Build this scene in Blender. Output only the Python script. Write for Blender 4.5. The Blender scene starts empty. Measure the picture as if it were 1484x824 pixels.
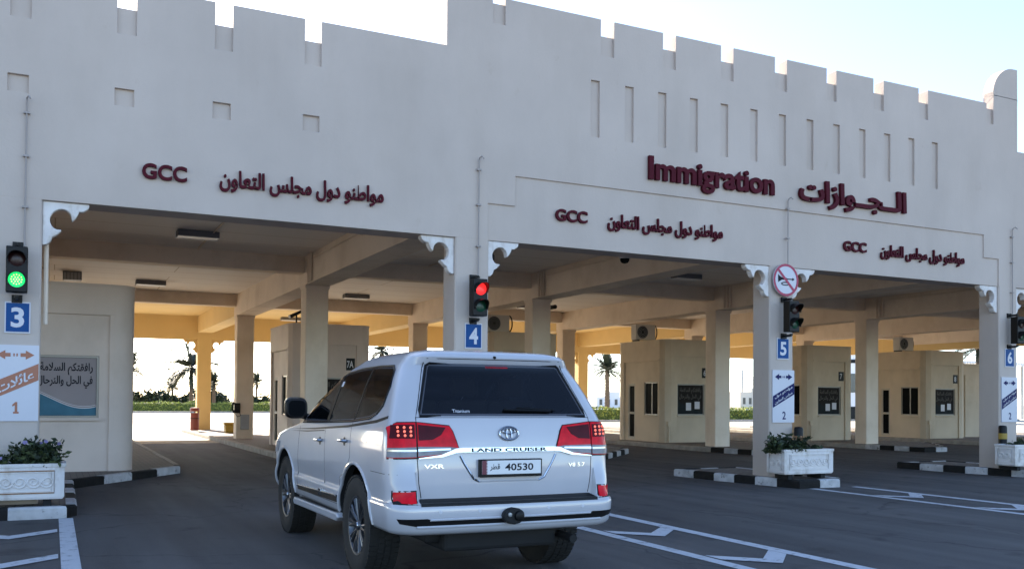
import bpy, bmesh, math, random
from mathutils import Vector, Matrix
from mathutils.bvhtree import BVHTree
random.seed(7)
PI = math.pi
SC = bpy.context.scene
COL = SC.collection
R = math.radians

# ------------------------------------------------------------------ materials
MATS = {}
def nodes(name):
    m = bpy.data.materials.new(name); m.use_nodes = True
    nt = m.node_tree
    b = nt.nodes['Principled BSDF']
    return m, nt, b
def mat(name, col, rough=.6, metal=0., var=.08, scale=3., bump=0., bscale=40., spec=.5, coat=0., emit=None, estr=0., stretch=None, detail=4.):
    """procedural paint: base colour broken up by noise, optional fine bump"""
    m, nt, b = nodes(name)
    b.inputs['Roughness'].default_value = rough
    b.inputs['Metallic'].default_value = metal
    b.inputs['Specular IOR Level'].default_value = spec
    b.inputs['Coat Weight'].default_value = coat
    tc = nt.nodes.new('ShaderNodeTexCoord')
    mp = nt.nodes.new('ShaderNodeMapping')
    nt.links.new(tc.outputs['Object'], mp.inputs['Vector'])
    if stretch: mp.inputs['Scale'].default_value = stretch
    nz = nt.nodes.new('ShaderNodeTexNoise'); nz.inputs['Scale'].default_value = scale; nz.inputs['Detail'].default_value = detail
    nt.links.new(mp.outputs[0], nz.inputs['Vector'])
    rp = nt.nodes.new('ShaderNodeValToRGB')
    rp.color_ramp.elements[0].position = .3; rp.color_ramp.elements[1].position = .7
    c0 = [max(0, c*(1-var)) for c in col]; c1 = [min(1, c*(1+var*.6)) for c in col]
    rp.color_ramp.elements[0].color = (*c0, 1); rp.color_ramp.elements[1].color = (*c1, 1)
    nt.links.new(nz.outputs['Fac'], rp.inputs['Fac'])
    nt.links.new(rp.outputs[0], b.inputs['Base Color'])
    if bump > 0:
        n2 = nt.nodes.new('ShaderNodeTexNoise'); n2.inputs['Scale'].default_value = bscale; n2.inputs['Detail'].default_value = 5
        nt.links.new(tc.outputs['Object'], n2.inputs['Vector'])
        bp = nt.nodes.new('ShaderNodeBump'); bp.inputs['Strength'].default_value = bump; bp.inputs['Distance'].default_value = .02
        nt.links.new(n2.outputs['Fac'], bp.inputs['Height']); nt.links.new(bp.outputs[0], b.inputs['Normal'])
    if emit:
        b.inputs['Emission Color'].default_value = (*emit, 1); b.inputs['Emission Strength'].default_value = estr
    MATS[name] = m
    return m

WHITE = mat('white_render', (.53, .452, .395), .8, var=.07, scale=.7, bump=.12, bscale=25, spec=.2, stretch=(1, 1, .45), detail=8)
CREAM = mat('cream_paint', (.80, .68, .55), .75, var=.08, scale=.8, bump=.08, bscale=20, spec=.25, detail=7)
CREAMGLOW = mat('cream_bounce_glow', (.66, .49, .23), .75, var=.07, scale=.8, bump=.08, bscale=20, spec=.25, detail=7)  # cream with the warm bounce light of the rear bay put into its colour
BEIGE = mat('booth_paint', (.60, .50, .37), .7, var=.08, scale=1.2, bump=.06, bscale=20, spec=.25, detail=7)
BOOTHGREY = mat('booth_grey_paint', (.62, .52, .45), .65, var=.08, scale=1.2, bump=.05, bscale=20, spec=.3, detail=7)
def streaks(m, sc, lo, stretch, a=.45, b=.62):
    nt = m.node_tree; b_ = nt.nodes['Principled BSDF']; src = b_.inputs['Base Color'].links[0].from_socket
    tc = nt.nodes.new('ShaderNodeTexCoord'); mp = nt.nodes.new('ShaderNodeMapping'); mp.inputs['Scale'].default_value = stretch
    n = nt.nodes.new('ShaderNodeTexNoise'); n.inputs['Scale'].default_value = sc; n.inputs['Detail'].default_value = 9; n.inputs['Roughness'].default_value = .65
    rp = nt.nodes.new('ShaderNodeValToRGB'); rp.color_ramp.elements[0].position = a; rp.color_ramp.elements[1].position = b
    rp.color_ramp.elements[0].color = (lo[0], lo[1], lo[2], 1); rp.color_ramp.elements[1].color = (1, 1, 1, 1)
    mx = nt.nodes.new('ShaderNodeMix'); mx.data_type = 'RGBA'; mx.blend_type = 'MULTIPLY'; mx.inputs[0].default_value = 1
    L = nt.links.new; L(tc.outputs['Object'], mp.inputs[0]); L(mp.outputs[0], n.inputs['Vector']); L(n.outputs['Fac'], rp.inputs[0])
    L(src, mx.inputs[6]); L(rp.outputs[0], mx.inputs[7]); L(mx.outputs[2], b_.inputs['Base Color'])
streaks(WHITE, .8, (.955,.95,.94), (1.6, 1.6, .35), .33, .55); streaks(WHITE, .9, (.955,.955,.955), (1, 1, 1), .38, .6); streaks(WHITE, 3.5, (.93,.91,.88), (1, 1, .6), .27, .36)
streaks(CREAM, 1.3, (.90,.88,.85), (1, 1, .7), .34, .52); streaks(BEIGE, 1.1, (.90,.88,.85), (1, 1, .7), .34, .5); streaks(BOOTHGREY, 1.1, (.92,.91,.89), (1, 1, .7), .34, .5)
ORN = mat('bracket_white', (.72, .68, .65), .7, var=.1, scale=4, bump=.1, spec=.2)
SIGNWHITE = mat('sign_white', (.58, .58, .62), .45, var=.03)
SIGNBLUE = mat('sign_blue', (.003, .062, .22), .5, var=.05, spec=.2)
SIGNNAVY = mat('sign_navy', (.004, .008, .085), .5, var=.05, spec=.2)
SIGNORANGE = mat('sign_orange', (.36, .13, .07), .45, var=.05)
MAROON = mat('maroon_letters', (.072, .005, .013), .6, var=.15, scale=5, spec=.12)
BLACK = mat('black_plastic', (.004, .004, .0045), .45, var=.1, spec=.25)
DARK = mat('dark_rubber', (.007, .007, .0075), .8, var=.15, scale=8)
GREYM = mat('grey_metal', (.30, .31, .32), .4, .6, var=.1)
CHROME = mat('chrome', (.50, .51, .53), .14, 1., var=.02)
RUST = mat('rusty_paint', (.30, .16, .08), .8, var=.3, scale=14)
KWHITE = mat('kerb_white', (.50, .49, .49), .8, var=.28, scale=5, bump=.3, bscale=30, spec=.2, detail=9)
KGREY = mat('kerb_concrete', (.34, .32, .29), .85, var=.25, scale=4, bump=.3, bscale=30, spec=.2, detail=8)
KBLACK = mat('kerb_black', (.016, .015, .014), .8, var=.35, scale=6, bump=.3, bscale=30, spec=.2)
streaks(KWHITE, 9, (.35,.33,.31), (1,1,1), .33, .43); streaks(ORN, 5, (.72,.68,.62), (1,1,.5), .33, .5)
LEAF1 = mat('leaf_dark', (.016, .03, .010), .6, var=.4, scale=6)
LEAF2 = mat('leaf_light', (.055, .075, .022), .6, var=.4, scale=6)
HEDGE1 = mat('hedge_dark', (.10, .14, .025), .7, var=.4, scale=3)
HEDGE2 = mat('hedge_light', (.42, .44, .08), .7, var=.4, scale=3)
PETAL = mat('petal', (.24, .19, .34), .6, var=.2, scale=9)
PETALW = mat('petal_white', (.36, .34, .40), .6, var=.1, scale=9)
BARK = mat('palm_bark', (.13, .095, .065), .9, var=.4, scale=9, bump=.6, bscale=14)
FROND = mat('palm_frond', (.03, .04, .018), .6, var=.35, scale=2)
SOIL = mat('soil', (.06, .045, .03), .95, var=.3, scale=12)
REDBIN = mat('bin_red', (.22, .05, .04), .55, var=.15)
YELLOW = mat('yellow_plastic', (.34, .23, .03), .5, var=.12)
FARWALL = mat('far_wall', (.62, .58, .50), .8, var=.08, scale=.4)
FARWHITE = mat('far_white', (.75, .76, .78), .6, var=.05, scale=.4)
FARGLASS = mat('far_glass', (.03, .04, .05), .15, var=.1)
GREENLIT = mat('green_lit', (.02, .35, .10), .3, var=.2, emit=(.02, 1, .22), estr=.22)
REDLIT = mat('red_lit', (.5, .02, .02), .3, var=.2, emit=(1, .02, .02), estr=.35)
REDOFF = mat('red_lens_off', (.025, .004, .004), .35, var=.2)
GREENOFF = mat('green_lens_off', (.003, .05, .025), .35, var=.2)
AMBEROFF = mat('ring_lens', (.25, .9, .3), .3, emit=(.5, 1, .15), estr=.5)
FIXTURE = mat('fixture_grey', (.16, .16, .17), .5, var=.1)
DIFFUSER = mat('fixture_diffuser', (.78, .78, .78), .4, var=.03)
ACWHITE = mat('ac_white', (.55, .52, .46), .5, var=.08)
FILM1 = mat('poster_film', (.29, .25, .25), .4, spec=.08, var=.06, scale=2)
FILM2 = mat('poster_teal', (.055, .15, .21), .4, spec=.08, var=.18, scale=3)
FILMLINE = mat('poster_line', (.62, .58, .60), .3, var=.02)
INK = mat('poster_ink', (.02, .02, .026), .5, var=.05, spec=.05)
FRAME = mat('window_frame', (.26, .24, .21), .4, .3, var=.05)
DOORM = mat('door_paint', (.45, .40, .32), .55, var=.06)
PLATEW = mat('plate_white', (.72, .73, .74), .4, var=.03)
PLATEM = mat('plate_maroon', (.14, .02, .04), .4, var=.05)

def glassy(name, tint=(.02, .02, .022), rough=.06):
    m = mat(name, tint, rough, var=.05, spec=.6); return m
DGLASS = mat('booth_glass', (.008, .009, .010), .15, var=.05, spec=.06)
DGLASS.node_tree.nodes['Principled BSDF'].inputs['IOR'].default_value = 1.12
def thin_glass(name, tr):
    m = bpy.data.materials.new(name); m.use_nodes = True; nt = m.node_tree; nt.nodes.clear()
    o = nt.nodes.new('ShaderNodeOutputMaterial'); mx = nt.nodes.new('ShaderNodeMixShader')
    t = nt.nodes.new('ShaderNodeBsdfTransparent'); t.inputs[0].default_value = (*tr, 1)
    g = nt.nodes.new('ShaderNodeBsdfGlossy'); g.inputs['Roughness'].default_value = .03; g.inputs[0].default_value = (.9, .93, 1, 1)
    f = nt.nodes.new('ShaderNodeFresnel'); f.inputs[0].default_value = 1.45
    nt.links.new(f.outputs[0], mx.inputs[0]); nt.links.new(t.outputs[0], mx.inputs[1]); nt.links.new(g.outputs[0], mx.inputs[2])
    nt.links.new(mx.outputs[0], o.inputs[0]); return m
TINT = thin_glass('tinted_glass', (.45, .45, .47))
CLEARG = thin_glass('windscreen_glass', (.75, .8, .78))

def paint(name, col):
    m, nt, b = nodes(name)
    tc = nt.nodes.new('ShaderNodeTexCoord'); nz = nt.nodes.new('ShaderNodeTexNoise'); nz.inputs['Scale'].default_value = 2.5; nz.inputs['Detail'].default_value = 6
    nt.links.new(tc.outputs['Object'], nz.inputs['Vector'])
    rp = nt.nodes.new('ShaderNodeValToRGB'); rp.color_ramp.elements[0].position = .35; rp.color_ramp.elements[1].position = .75
    rp.color_ramp.elements[0].color = (*[c*.93 for c in col], 1); rp.color_ramp.elements[1].color = (*col, 1)
    nt.links.new(nz.outputs['Fac'], rp.inputs[0]); nt.links.new(rp.outputs[0], b.inputs['Base Color'])
    b.inputs['Roughness'].default_value = .28; b.inputs['Coat Weight'].default_value = 1.0; b.inputs['Coat Roughness'].default_value = .04
    return m
CARWHITE = paint('car_white', (.50, .50, .53))
def lens(name, col, rough=.15, emit=0):
    m = mat(name, col, rough, var=.25, scale=14, spec=.15, coat=0)
    if emit:
        b = m.node_tree.nodes['Principled BSDF']; b.inputs['Emission Color'].default_value = (1, .12, .08, 1); b.inputs['Emission Strength'].default_value = emit
    return m
LENSRED = lens('tail_red', (.72, .006, .018), .08); LENSDARK = lens('tail_dark_red', (.07, .003, .006), .08); LENSCLEAR = lens('tail_clear', (.26, .26, .28))
LEDDOT = lens('tail_led', (.8, .25, .15), emit=.25)

def ground_mat(name, c0, c1, c2, cracks=True):
    m, nt, b = nodes(name)
    L = nt.links.new
    tc = nt.nodes.new('ShaderNodeTexCoord')
    a = nt.nodes.new('ShaderNodeTexNoise'); a.inputs['Scale'].default_value = .35; a.inputs['Detail'].default_value = 8
    s = nt.nodes.new('ShaderNodeTexNoise'); s.inputs['Scale'].default_value = 90; s.inputs['Detail'].default_value = 3
    st = nt.nodes.new('ShaderNodeTexNoise'); st.inputs['Scale'].default_value = 1.0; st.inputs['Detail'].default_value = 5
    mp = nt.nodes.new('ShaderNodeMapping'); mp.inputs['Scale'].default_value = (2.2, .18, 1)
    L(tc.outputs['Object'], mp.inputs[0]); L(mp.outputs[0], st.inputs['Vector'])
    for n in (a, s): L(tc.outputs['Object'], n.inputs['Vector'])
    rp = nt.nodes.new('ShaderNodeValToRGB'); rp.color_ramp.elements[0].position = .3; rp.color_ramp.elements[1].position = .72
    rp.color_ramp.elements[0].color = (*c0, 1); rp.color_ramp.elements[1].color = (*c1, 1)
    L(a.outputs['Fac'], rp.inputs[0])
    mx = nt.nodes.new('ShaderNodeMix'); mx.data_type = 'RGBA'; mx.blend_type = 'MULTIPLY'
    r2 = nt.nodes.new('ShaderNodeValToRGB'); r2.color_ramp.elements[0].position = .3; r2.color_ramp.elements[1].position = .7
    r2.color_ramp.elements[0].color = (.66, .66, .66, 1); r2.color_ramp.elements[1].color = (1.1, 1.1, 1.1, 1)
    L(st.outputs['Fac'], r2.inputs[0]); mx.inputs[0].default_value = 1
    L(rp.outputs[0], mx.inputs[6]); L(r2.outputs[0], mx.inputs[7])
    m2 = nt.nodes.new('ShaderNodeMix'); m2.data_type = 'RGBA'
    r3 = nt.nodes.new('ShaderNodeValToRGB'); r3.color_ramp.elements[0].position = .56; r3.color_ramp.elements[1].position = .70
    r3.color_ramp.elements[0].color = (0, 0, 0, 1); r3.color_ramp.elements[1].color = (.6, .6, .6, 1)
    L(s.outputs['Fac'], r3.inputs[0]); L(r3.outputs[0], m2.inputs[0]); L(mx.outputs[2], m2.inputs[6]); m2.inputs[7].default_value = (*c2, 1)
    L(m2.outputs[2], b.inputs['Base Color'])
    if cracks:
        src = m2.outputs[2]
        nz = nt.nodes.new('ShaderNodeTexNoise'); nz.inputs['Scale'].default_value = 1.3; nz.inputs['Detail'].default_value = 6
        ad = nt.nodes.new('ShaderNodeVectorMath'); ad.operation = 'MULTIPLY_ADD'; L(tc.outputs['Object'], nz.inputs['Vector'])
        L(nz.outputs['Color'], ad.inputs[0]); ad.inputs[1].default_value = (1.1, 1.1, 0); L(tc.outputs['Object'], ad.inputs[2])
        vo = nt.nodes.new('ShaderNodeTexVoronoi'); vo.feature = 'DISTANCE_TO_EDGE'; vo.inputs['Scale'].default_value = .28; L(ad.outputs[0], vo.inputs['Vector'])
        cr = nt.nodes.new('ShaderNodeValToRGB'); cr.color_ramp.elements[0].position = .0; cr.color_ramp.elements[1].position = .006
        cr.color_ramp.elements[0].color = (.55,.55,.55,1); cr.color_ramp.elements[1].color = (1,1,1,1); L(vo.outputs['Distance'], cr.inputs[0])
        oi = nt.nodes.new('ShaderNodeTexNoise'); oi.inputs['Scale'].default_value = 1.9; oi.inputs['Detail'].default_value = 7; L(tc.outputs['Object'], oi.inputs['Vector'])
        orr = nt.nodes.new('ShaderNodeValToRGB'); orr.color_ramp.elements[0].position = .27; orr.color_ramp.elements[1].position = .40
        orr.color_ramp.elements[0].color = (.6,.6,.6,1); orr.color_ramp.elements[1].color = (1,1,1,1); L(oi.outputs['Fac'], orr.inputs[0])
        for tex in (cr, orr):
            q = nt.nodes.new('ShaderNodeMix'); q.data_type = 'RGBA'; q.blend_type = 'MULTIPLY'; q.inputs[0].default_value = 1
            L(src, q.inputs[6]); L(tex.outputs[0], q.inputs[7]); src = q.outputs[2]
        L(src, b.inputs['Base Color'])
    b.inputs['Roughness'].default_value = .85; b.inputs['Specular IOR Level'].default_value = .3
    bp = nt.nodes.new('ShaderNodeBump'); bp.inputs['Strength'].default_value = .5; bp.inputs['Distance'].default_value = .012
    L(s.outputs['Fac'], bp.inputs['Height']); L(bp.outputs[0], b.inputs['Normal'])
    return m
ASPHALT = ground_mat('asphalt', (.082, .076, .073), (.122, .114, .110), (.13, .13, .135))
APRON = ground_mat('pale_concrete', (.38, .345, .285), (.52, .48, .40), (.56, .52, .44))  # concrete slabs, pale in themselves, lighter than the asphalt
SAND = ground_mat('sand', (.33, .28, .21), (.42, .36, .28), (.5, .45, .38))
def paver_mat():
    m, nt, b = nodes('pavers'); L = nt.links.new
    tc = nt.nodes.new('ShaderNodeTexCoord'); br = nt.nodes.new('ShaderNodeTexBrick')
    br.inputs['Scale'].default_value = 1; br.inputs['Brick Width'].default_value = .2; br.inputs['Row Height'].default_value = .1; br.inputs['Mortar Size'].default_value = .006
    br.inputs['Color1'].default_value = (.24, .205, .17, 1); br.inputs['Color2'].default_value = (.19, .16, .14, 1); br.inputs['Mortar'].default_value = (.07, .06, .05, 1)
    L(tc.outputs['Object'], br.inputs['Vector']); L(br.outputs['Color'], b.inputs['Base Color']); b.inputs['Roughness'].default_value = .9
    bp = nt.nodes.new('ShaderNodeBump'); bp.inputs['Distance'].default_value = .01; bp.invert = True
    L(br.outputs['Fac'], bp.inputs['Height']); L(bp.outputs[0], b.inputs['Normal'])
    return m
PAVER = paver_mat()
def worn_line():
    m, nt, b = nodes('road_paint'); L = nt.links.new
    tc = nt.nodes.new('ShaderNodeTexCoord'); n = nt.nodes.new('ShaderNodeTexNoise'); n.inputs['Scale'].default_value = 7; n.inputs['Detail'].default_value = 10; n.inputs['Roughness'].default_value = .75
    L(tc.outputs['Object'], n.inputs['Vector'])
    rp = nt.nodes.new('ShaderNodeValToRGB'); rp.color_ramp.elements[0].position = .33; rp.color_ramp.elements[1].position = .47
    rp.color_ramp.elements[0].color = (.16, .16, .165, 1); rp.color_ramp.elements[1].color = (.55, .56, .58, 1)
    L(n.outputs['Fac'], rp.inputs[0]); L(rp.outputs[0], b.inputs['Base Color']); b.inputs['Roughness'].default_value = .75
    return m
LINE = worn_line()
def ceil_mat():
    m, nt, b = nodes('ceiling_boards'); L = nt.links.new
    tc = nt.nodes.new('ShaderNodeTexCoord'); br = nt.nodes.new('ShaderNodeTexBrick')
    br.inputs['Scale'].default_value = 1; br.inputs['Brick Width'].default_value = 6.0; br.inputs['Row Height'].default_value = 1.2; br.inputs['Mortar Size'].default_value = .012
    br.inputs['Color1'].default_value = (.86, .80, .74, 1); br.inputs['Color2'].default_value = (.83, .77, .71, 1); br.inputs['Mortar'].default_value = (.5, .41, .3, 1)
    L(tc.outputs['Object'], br.inputs['Vector']); L(br.outputs['Color'], b.inputs['Base Color']); b.inputs['Roughness'].default_value = .7
    return m
CEIL = ceil_mat()

# ------------------------------------------------------------------ mesh building
class MB:
    def __init__(s): s.bm = bmesh.new()
    def face(s, pts, mi=0):
        vs = [s.bm.verts.new(p) for p in pts]
        f = s.bm.faces.new(vs); f.material_index = mi; return f
    def box(s, x0, x1, y0, y1, z0, z1, mi=0):
        v = [s.bm.verts.new(p) for p in ((x0,y0,z0),(x1,y0,z0),(x1,y1,z0),(x0,y1,z0),(x0,y0,z1),(x1,y0,z1),(x1,y1,z1),(x0,y1,z1))]
        for q in ((0,3,2,1),(4,5,6,7),(0,1,5,4),(1,2,6,5),(2,3,7,6),(3,0,4,7)):
            s.bm.faces.new([v[i] for i in q]).material_index = mi
        return s
    def prism(s, poly, f0, f1, mi=0, cap=True):
        """poly of 2d points; f0 / f1 map (u,v) -> 3d for the two ends"""
        a = [s.bm.verts.new(f0(*p)) for p in poly]; b = [s.bm.verts.new(f1(*p)) for p in poly]
        n = len(poly)
        for i in range(n):
            s.bm.faces.new([a[i], a[(i+1) % n], b[(i+1) % n], b[i]]).material_index = mi
        if cap:
            s.bm.faces.new(a).material_index = mi; s.bm.faces.new(b[::-1]).material_index = mi
        return s
    def zprism(s, poly, z0, z1, mi=0): return s.prism(poly, lambda x, y: (x, y, z0), lambda x, y: (x, y, z1), mi)
    def yprism(s, poly, y0, y1, mi=0): return s.prism(poly, lambda x, z: (x, y0, z), lambda x, z: (x, y1, z), mi)
    def xprism(s, poly, x0, x1, mi=0): return s.prism(poly, lambda y, z: (x0, y, z), lambda y, z: (x1, y, z), mi)
    def tube(s, pts, r, n=8, mi=0, cap=True, radii=None, closed=False):
        pts = [Vector(p) for p in pts]; rings = []; up = None; N = len(pts)
        for i, p in enumerate(pts):
            if closed: t = pts[(i+1) % N]-pts[i-1]
            else: t = pts[min(i+1, N-1)]-pts[max(i-1, 0)]
            t.normalize()
            if up is None: up = Vector((0,0,1)) if abs(t.z) < .9 else Vector((1,0,0))
            a = t.cross(up)
            if a.length < 1e-4: a = t.cross(Vector((0,1,0)))
            a.normalize(); b = a.cross(t); up = b
            rr = radii[i] if radii else r
            rings.append([s.bm.verts.new(p+a*rr*math.cos(2*PI*k/n)+b*rr*math.sin(2*PI*k/n)) for k in range(n)])
        M = N if closed else N-1
        for i in range(M):
            A, B = rings[i], rings[(i+1) % N]
            for k in range(n): s.bm.faces.new([A[k], A[(k+1) % n], B[(k+1) % n], B[k]]).material_index = mi
        if cap and not closed:
            s.bm.faces.new(rings[0][::-1]).material_index = mi; s.bm.faces.new(rings[-1]).material_index = mi
        return s
    def lathe(s, prof, org, axis='z', n=24, mi=0, cap=True):
        """prof: (radius, height along axis)"""
        o = Vector(org); rings = []
        for r, h in prof:
            ring = []
            for k in range(n):
                a = 2*PI*k/n; c, q = r*math.cos(a), r*math.sin(a)
                p = {'z': (c, q, h), 'y': (c, h, q), 'x': (h, c, q)}[axis]
                ring.append(s.bm.verts.new(o+Vector(p)))
            rings.append(ring)
        for i in range(len(rings)-1):
            for k in range(n): s.bm.faces.new([rings[i][k], rings[i][(k+1) % n], rings[i+1][(k+1) % n], rings[i+1][k]]).material_index = mi
        if cap:
            s.bm.faces.new(rings[0]).material_index = mi; s.bm.faces.new(rings[-1][::-1]).material_index = mi
        return s
    def relief(s, xs, zs, dep, T, f, mi=0, outer=True):
        """wall of rectangular cells, cell depth dep(x,z) (None = no wall); f(u, v, n) -> 3d, n counted into the wall"""
        xs = sorted(set(round(x, 4) for x in xs)); zs = sorted(set(round(z, 4) for z in zs))
        D = [[dep((xs[i]+xs[i+1])/2, (zs[j]+zs[j+1])/2) for j in range(len(zs)-1)] for i in range(len(xs)-1)]
        def get(i, j):
            if 0 <= i < len(xs)-1 and 0 <= j < len(zs)-1: return D[i][j]
            return None
        for i in range(len(xs)-1):
            for j in range(len(zs)-1):
                d = D[i][j]
                if d is None: continue
                x0, x1, z0, z1 = xs[i], xs[i+1], zs[j], zs[j+1]
                s.face([f(x0,z0,d), f(x1,z0,d), f(x1,z1,d), f(x0,z1,d)], mi)
                if outer: s.face([f(x0,z0,T), f(x0,z1,T), f(x1,z1,T), f(x1,z0,T)], mi)
                for (di, dj, a, b) in ((-1,0,(x0,z0),(x0,z1)), (1,0,(x1,z0),(x1,z1)), (0,-1,(x0,z0),(x1,z0)), (0,1,(x0,z1),(x1,z1))):
                    e = get(i+di, j+dj)
                    if e is None:
                        if outer: s.face([f(*a,d), f(*b,d), f(*b,T), f(*a,T)], mi)
                    elif e > d+1e-6: s.face([f(*a,d), f(*b,d), f(*b,e), f(*a,e)], mi)
        return s
    def build(s, name, m, parent=None, smooth=False, doubles=1e-4, bevel=0, loc=None, sharp=40):
        if doubles: bmesh.ops.remove_doubles(s.bm, verts=s.bm.verts, dist=doubles)
        bmesh.ops.recalc_face_normals(s.bm, faces=s.bm.faces)
        me = bpy.data.meshes.new(name); s.bm.to_mesh(me); s.bm.free()
        for mm in (m if isinstance(m, (list, tuple)) else [m]): me.materials.append(mm)
        if smooth:
            me.polygons.foreach_set('use_smooth', [True]*len(me.polygons)); me.set_sharp_from_angle(angle=R(sharp))
        o = bpy.data.objects.new(name, me); COL.objects.link(o)
        if loc is not None: o.location = loc
        if parent: adopt(o, parent)
        if bevel:
            md = o.modifiers.new('b', 'BEVEL'); md.width = bevel; md.segments = 2; md.limit_method = 'ANGLE'; md.angle_limit = R(40)
            md.harden_normals = False
        return o
def adopt(o, p):
    """mesh coordinates given in the parent's local frame"""
    o.parent = p
def empty(name, loc=(0,0,0), rz=0):
    o = bpy.data.objects.new(name, None); COL.objects.link(o); o.location = loc; o.rotation_euler = (0,0,rz); o.empty_display_size = .2
    return o
def tag(o, label, cat, group=None, kind=None):
    o['label'] = label; o['category'] = cat
    if group: o['group'] = group
    if kind: o['kind'] = kind
    return o
def struct(o): o['kind'] = 'structure'; return o
def thing(name, loc, label, cat, group=None, rz=0): return tag(empty(name, loc, rz), label, cat, group)
def copy_tree(o, parent=None):
    c = o.copy(); COL.objects.link(c)
    if parent: c.parent = parent
    for ch in list(o.children): copy_tree(ch, c)
    return c

# ------------------------------------------------------------------ lettering
FORMS = {}
def _f(ch, base, joins=True): FORMS[ch] = (base, base+1, base+2, base+3) if joins else (base, base+1, None, None)
for ch, b, j in (('ا',0xFE8D,0),('ب',0xFE8F,1),('ت',0xFE95,1),('ج',0xFE9D,1),('ح',0xFEA1,1),('د',0xFEA9,0),('ر',0xFEAD,0),('ز',0xFEAF,0),('س',0xFEB1,1),('ط',0xFEC1,1),
                 ('ع',0xFEC9,1),('ف',0xFED1,1),('ق',0xFED5,1),('ك',0xFED9,1),('ل',0xFEDD,1),('م',0xFEE1,1),('ن',0xFEE5,1),('ه',0xFEE9,1),('ة',0xFE93,0),('و',0xFEED,0),('ي',0xFEF1,1),('ئ',0xFE89,1),
                 ('\u00a1',0xFEFB,0)): _f(ch, b, j)
FORMS['ـ'] = (0x640, 0x640, 0x640, 0x640)
def shape(s):
    s = s.replace('لا', '\u00a1'); out = []
    for i, ch in enumerate(s):
        if ch not in FORMS: out.append(ch); continue
        prev = i > 0 and s[i-1] in FORMS and FORMS[s[i-1]][2] is not None
        nxt = i+1 < len(s) and s[i+1] in FORMS and FORMS[ch][2] is not None
        iso, fin, ini, med = FORMS[ch]
        out.append(chr(med if prev and nxt else fin if prev else ini if nxt else iso))
    return ''.join(out[::-1])
def arabic(ch): return any('\u0600' <= c <= '\u06ff' for c in ch)
def text_mesh(s, w, h, depth=.0, bold=.0, res=3):
    """mesh of the words fitted into a w x h box, lower left corner at the origin; returns (verts, faces)"""
    if arabic(s): s = shape(s)
    c = bpy.data.curves.new('t', 'FONT'); c.body = s; c.resolution_u = res; c.offset = bold; c.extrude = .5 if depth else 0
    o = bpy.data.objects.new('t', c); COL.objects.link(o)
    dg = bpy.context.evaluated_depsgraph_get(); m = o.evaluated_get(dg).to_mesh()
    vs = [v.co.copy() for v in m.vertices]; fs = [list(p.vertices) for p in m.polygons]
    bpy.data.objects.remove(o); bpy.data.curves.remove(c)
    x0 = min(v.x for v in vs); x1 = max(v.x for v in vs); y0 = min(v.y for v in vs); y1 = max(v.y for v in vs)
    sx = w/(x1-x0); sy = h/(y1-y0)
    out = [Vector(((v.x-x0)*sx, (v.y-y0)*sy, (v.z+.5)*depth if depth else 0)) for v in vs]
    par = list(range(len(vs)))                              # overlapping strokes lie on planes of their own
    def find(i):
        while par[i] != i: par[i] = par[par[i]]; i = par[i]
        return i
    key = {}
    for i, v in enumerate(vs):
        k = (round(v.x, 4), round(v.y, 4))
        if k in key: par[find(i)] = find(key[k])
        else: key[k] = i
    for f in fs:
        for i in f[1:]: par[find(i)] = find(f[0])
    roots = sorted({find(i) for i in range(len(vs))}, key=lambda q: vs[q].x); rk = {q: n for n, q in enumerate(roots)}
    for i, v in enumerate(out): v.z += .0006*(rk[find(i)] % 4)
    return out, fs
def split_letters(vs, fs):
    """connected islands gathered into glyphs by their overlap along the line"""
    par = list(range(len(vs)))
    def find(i):
        while par[i] != i: par[i] = par[par[i]]; i = par[i]
        return i
    key = {}
    for i, v in enumerate(vs):
        k = (round(v.x, 4), round(v.y, 4))
        if k in key: par[find(i)] = find(key[k])
        else: key[k] = i
    for f in fs:
        for i in f[1:]: par[find(i)] = find(f[0])
    isl = {}
    for fi, f in enumerate(fs): isl.setdefault(find(f[0]), []).append(f)
    items = []
    for L in isl.values():
        xs = [vs[i].x for f in L for i in f]; items.append([min(xs), max(xs), L])
    items.sort(key=lambda t: -(t[1]-t[0])); out = []
    for a in items:
        for b in out:
            ov = min(a[1], b[1])-max(a[0], b[0])
            if ov > .55*(a[1]-a[0]): b[2].extend(a[2]); break
        else: out.append(a)
    out.sort(key=lambda t: t[0]); return [t[2] for t in out]
def faces_obj(name, vs, fs, f, m, parent=None, smooth=False):
    used = sorted({i for q in fs for i in q}); mp = {k: n for n, k in enumerate(used)}
    me = bpy.data.meshes.new(name); me.from_pydata([f(vs[k]) for k in used], [], [[mp[i] for i in q] for q in fs]); me.update()
    me.materials.append(m); o = bpy.data.objects.new(name, me); COL.objects.link(o)
    if parent: adopt(o, parent)
    return o
def flat_text(name, s, x, z, w, h, y, m, parent, bold=.02, depth=.0, shear=0., rot=0.):
    """text on a vertical plane facing -Y, in the parent's frame"""
    vs, fs = text_mesh(s, w, h, depth, bold)
    ca, sa = math.cos(rot), math.sin(rot)
    def f(v):
        u, q = v.x, v.y+shear*v.x
        return (x+u*ca-q*sa, y-v.z, z+u*sa+q*ca)
    return faces_obj(name, vs, fs, f, m, parent)

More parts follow.
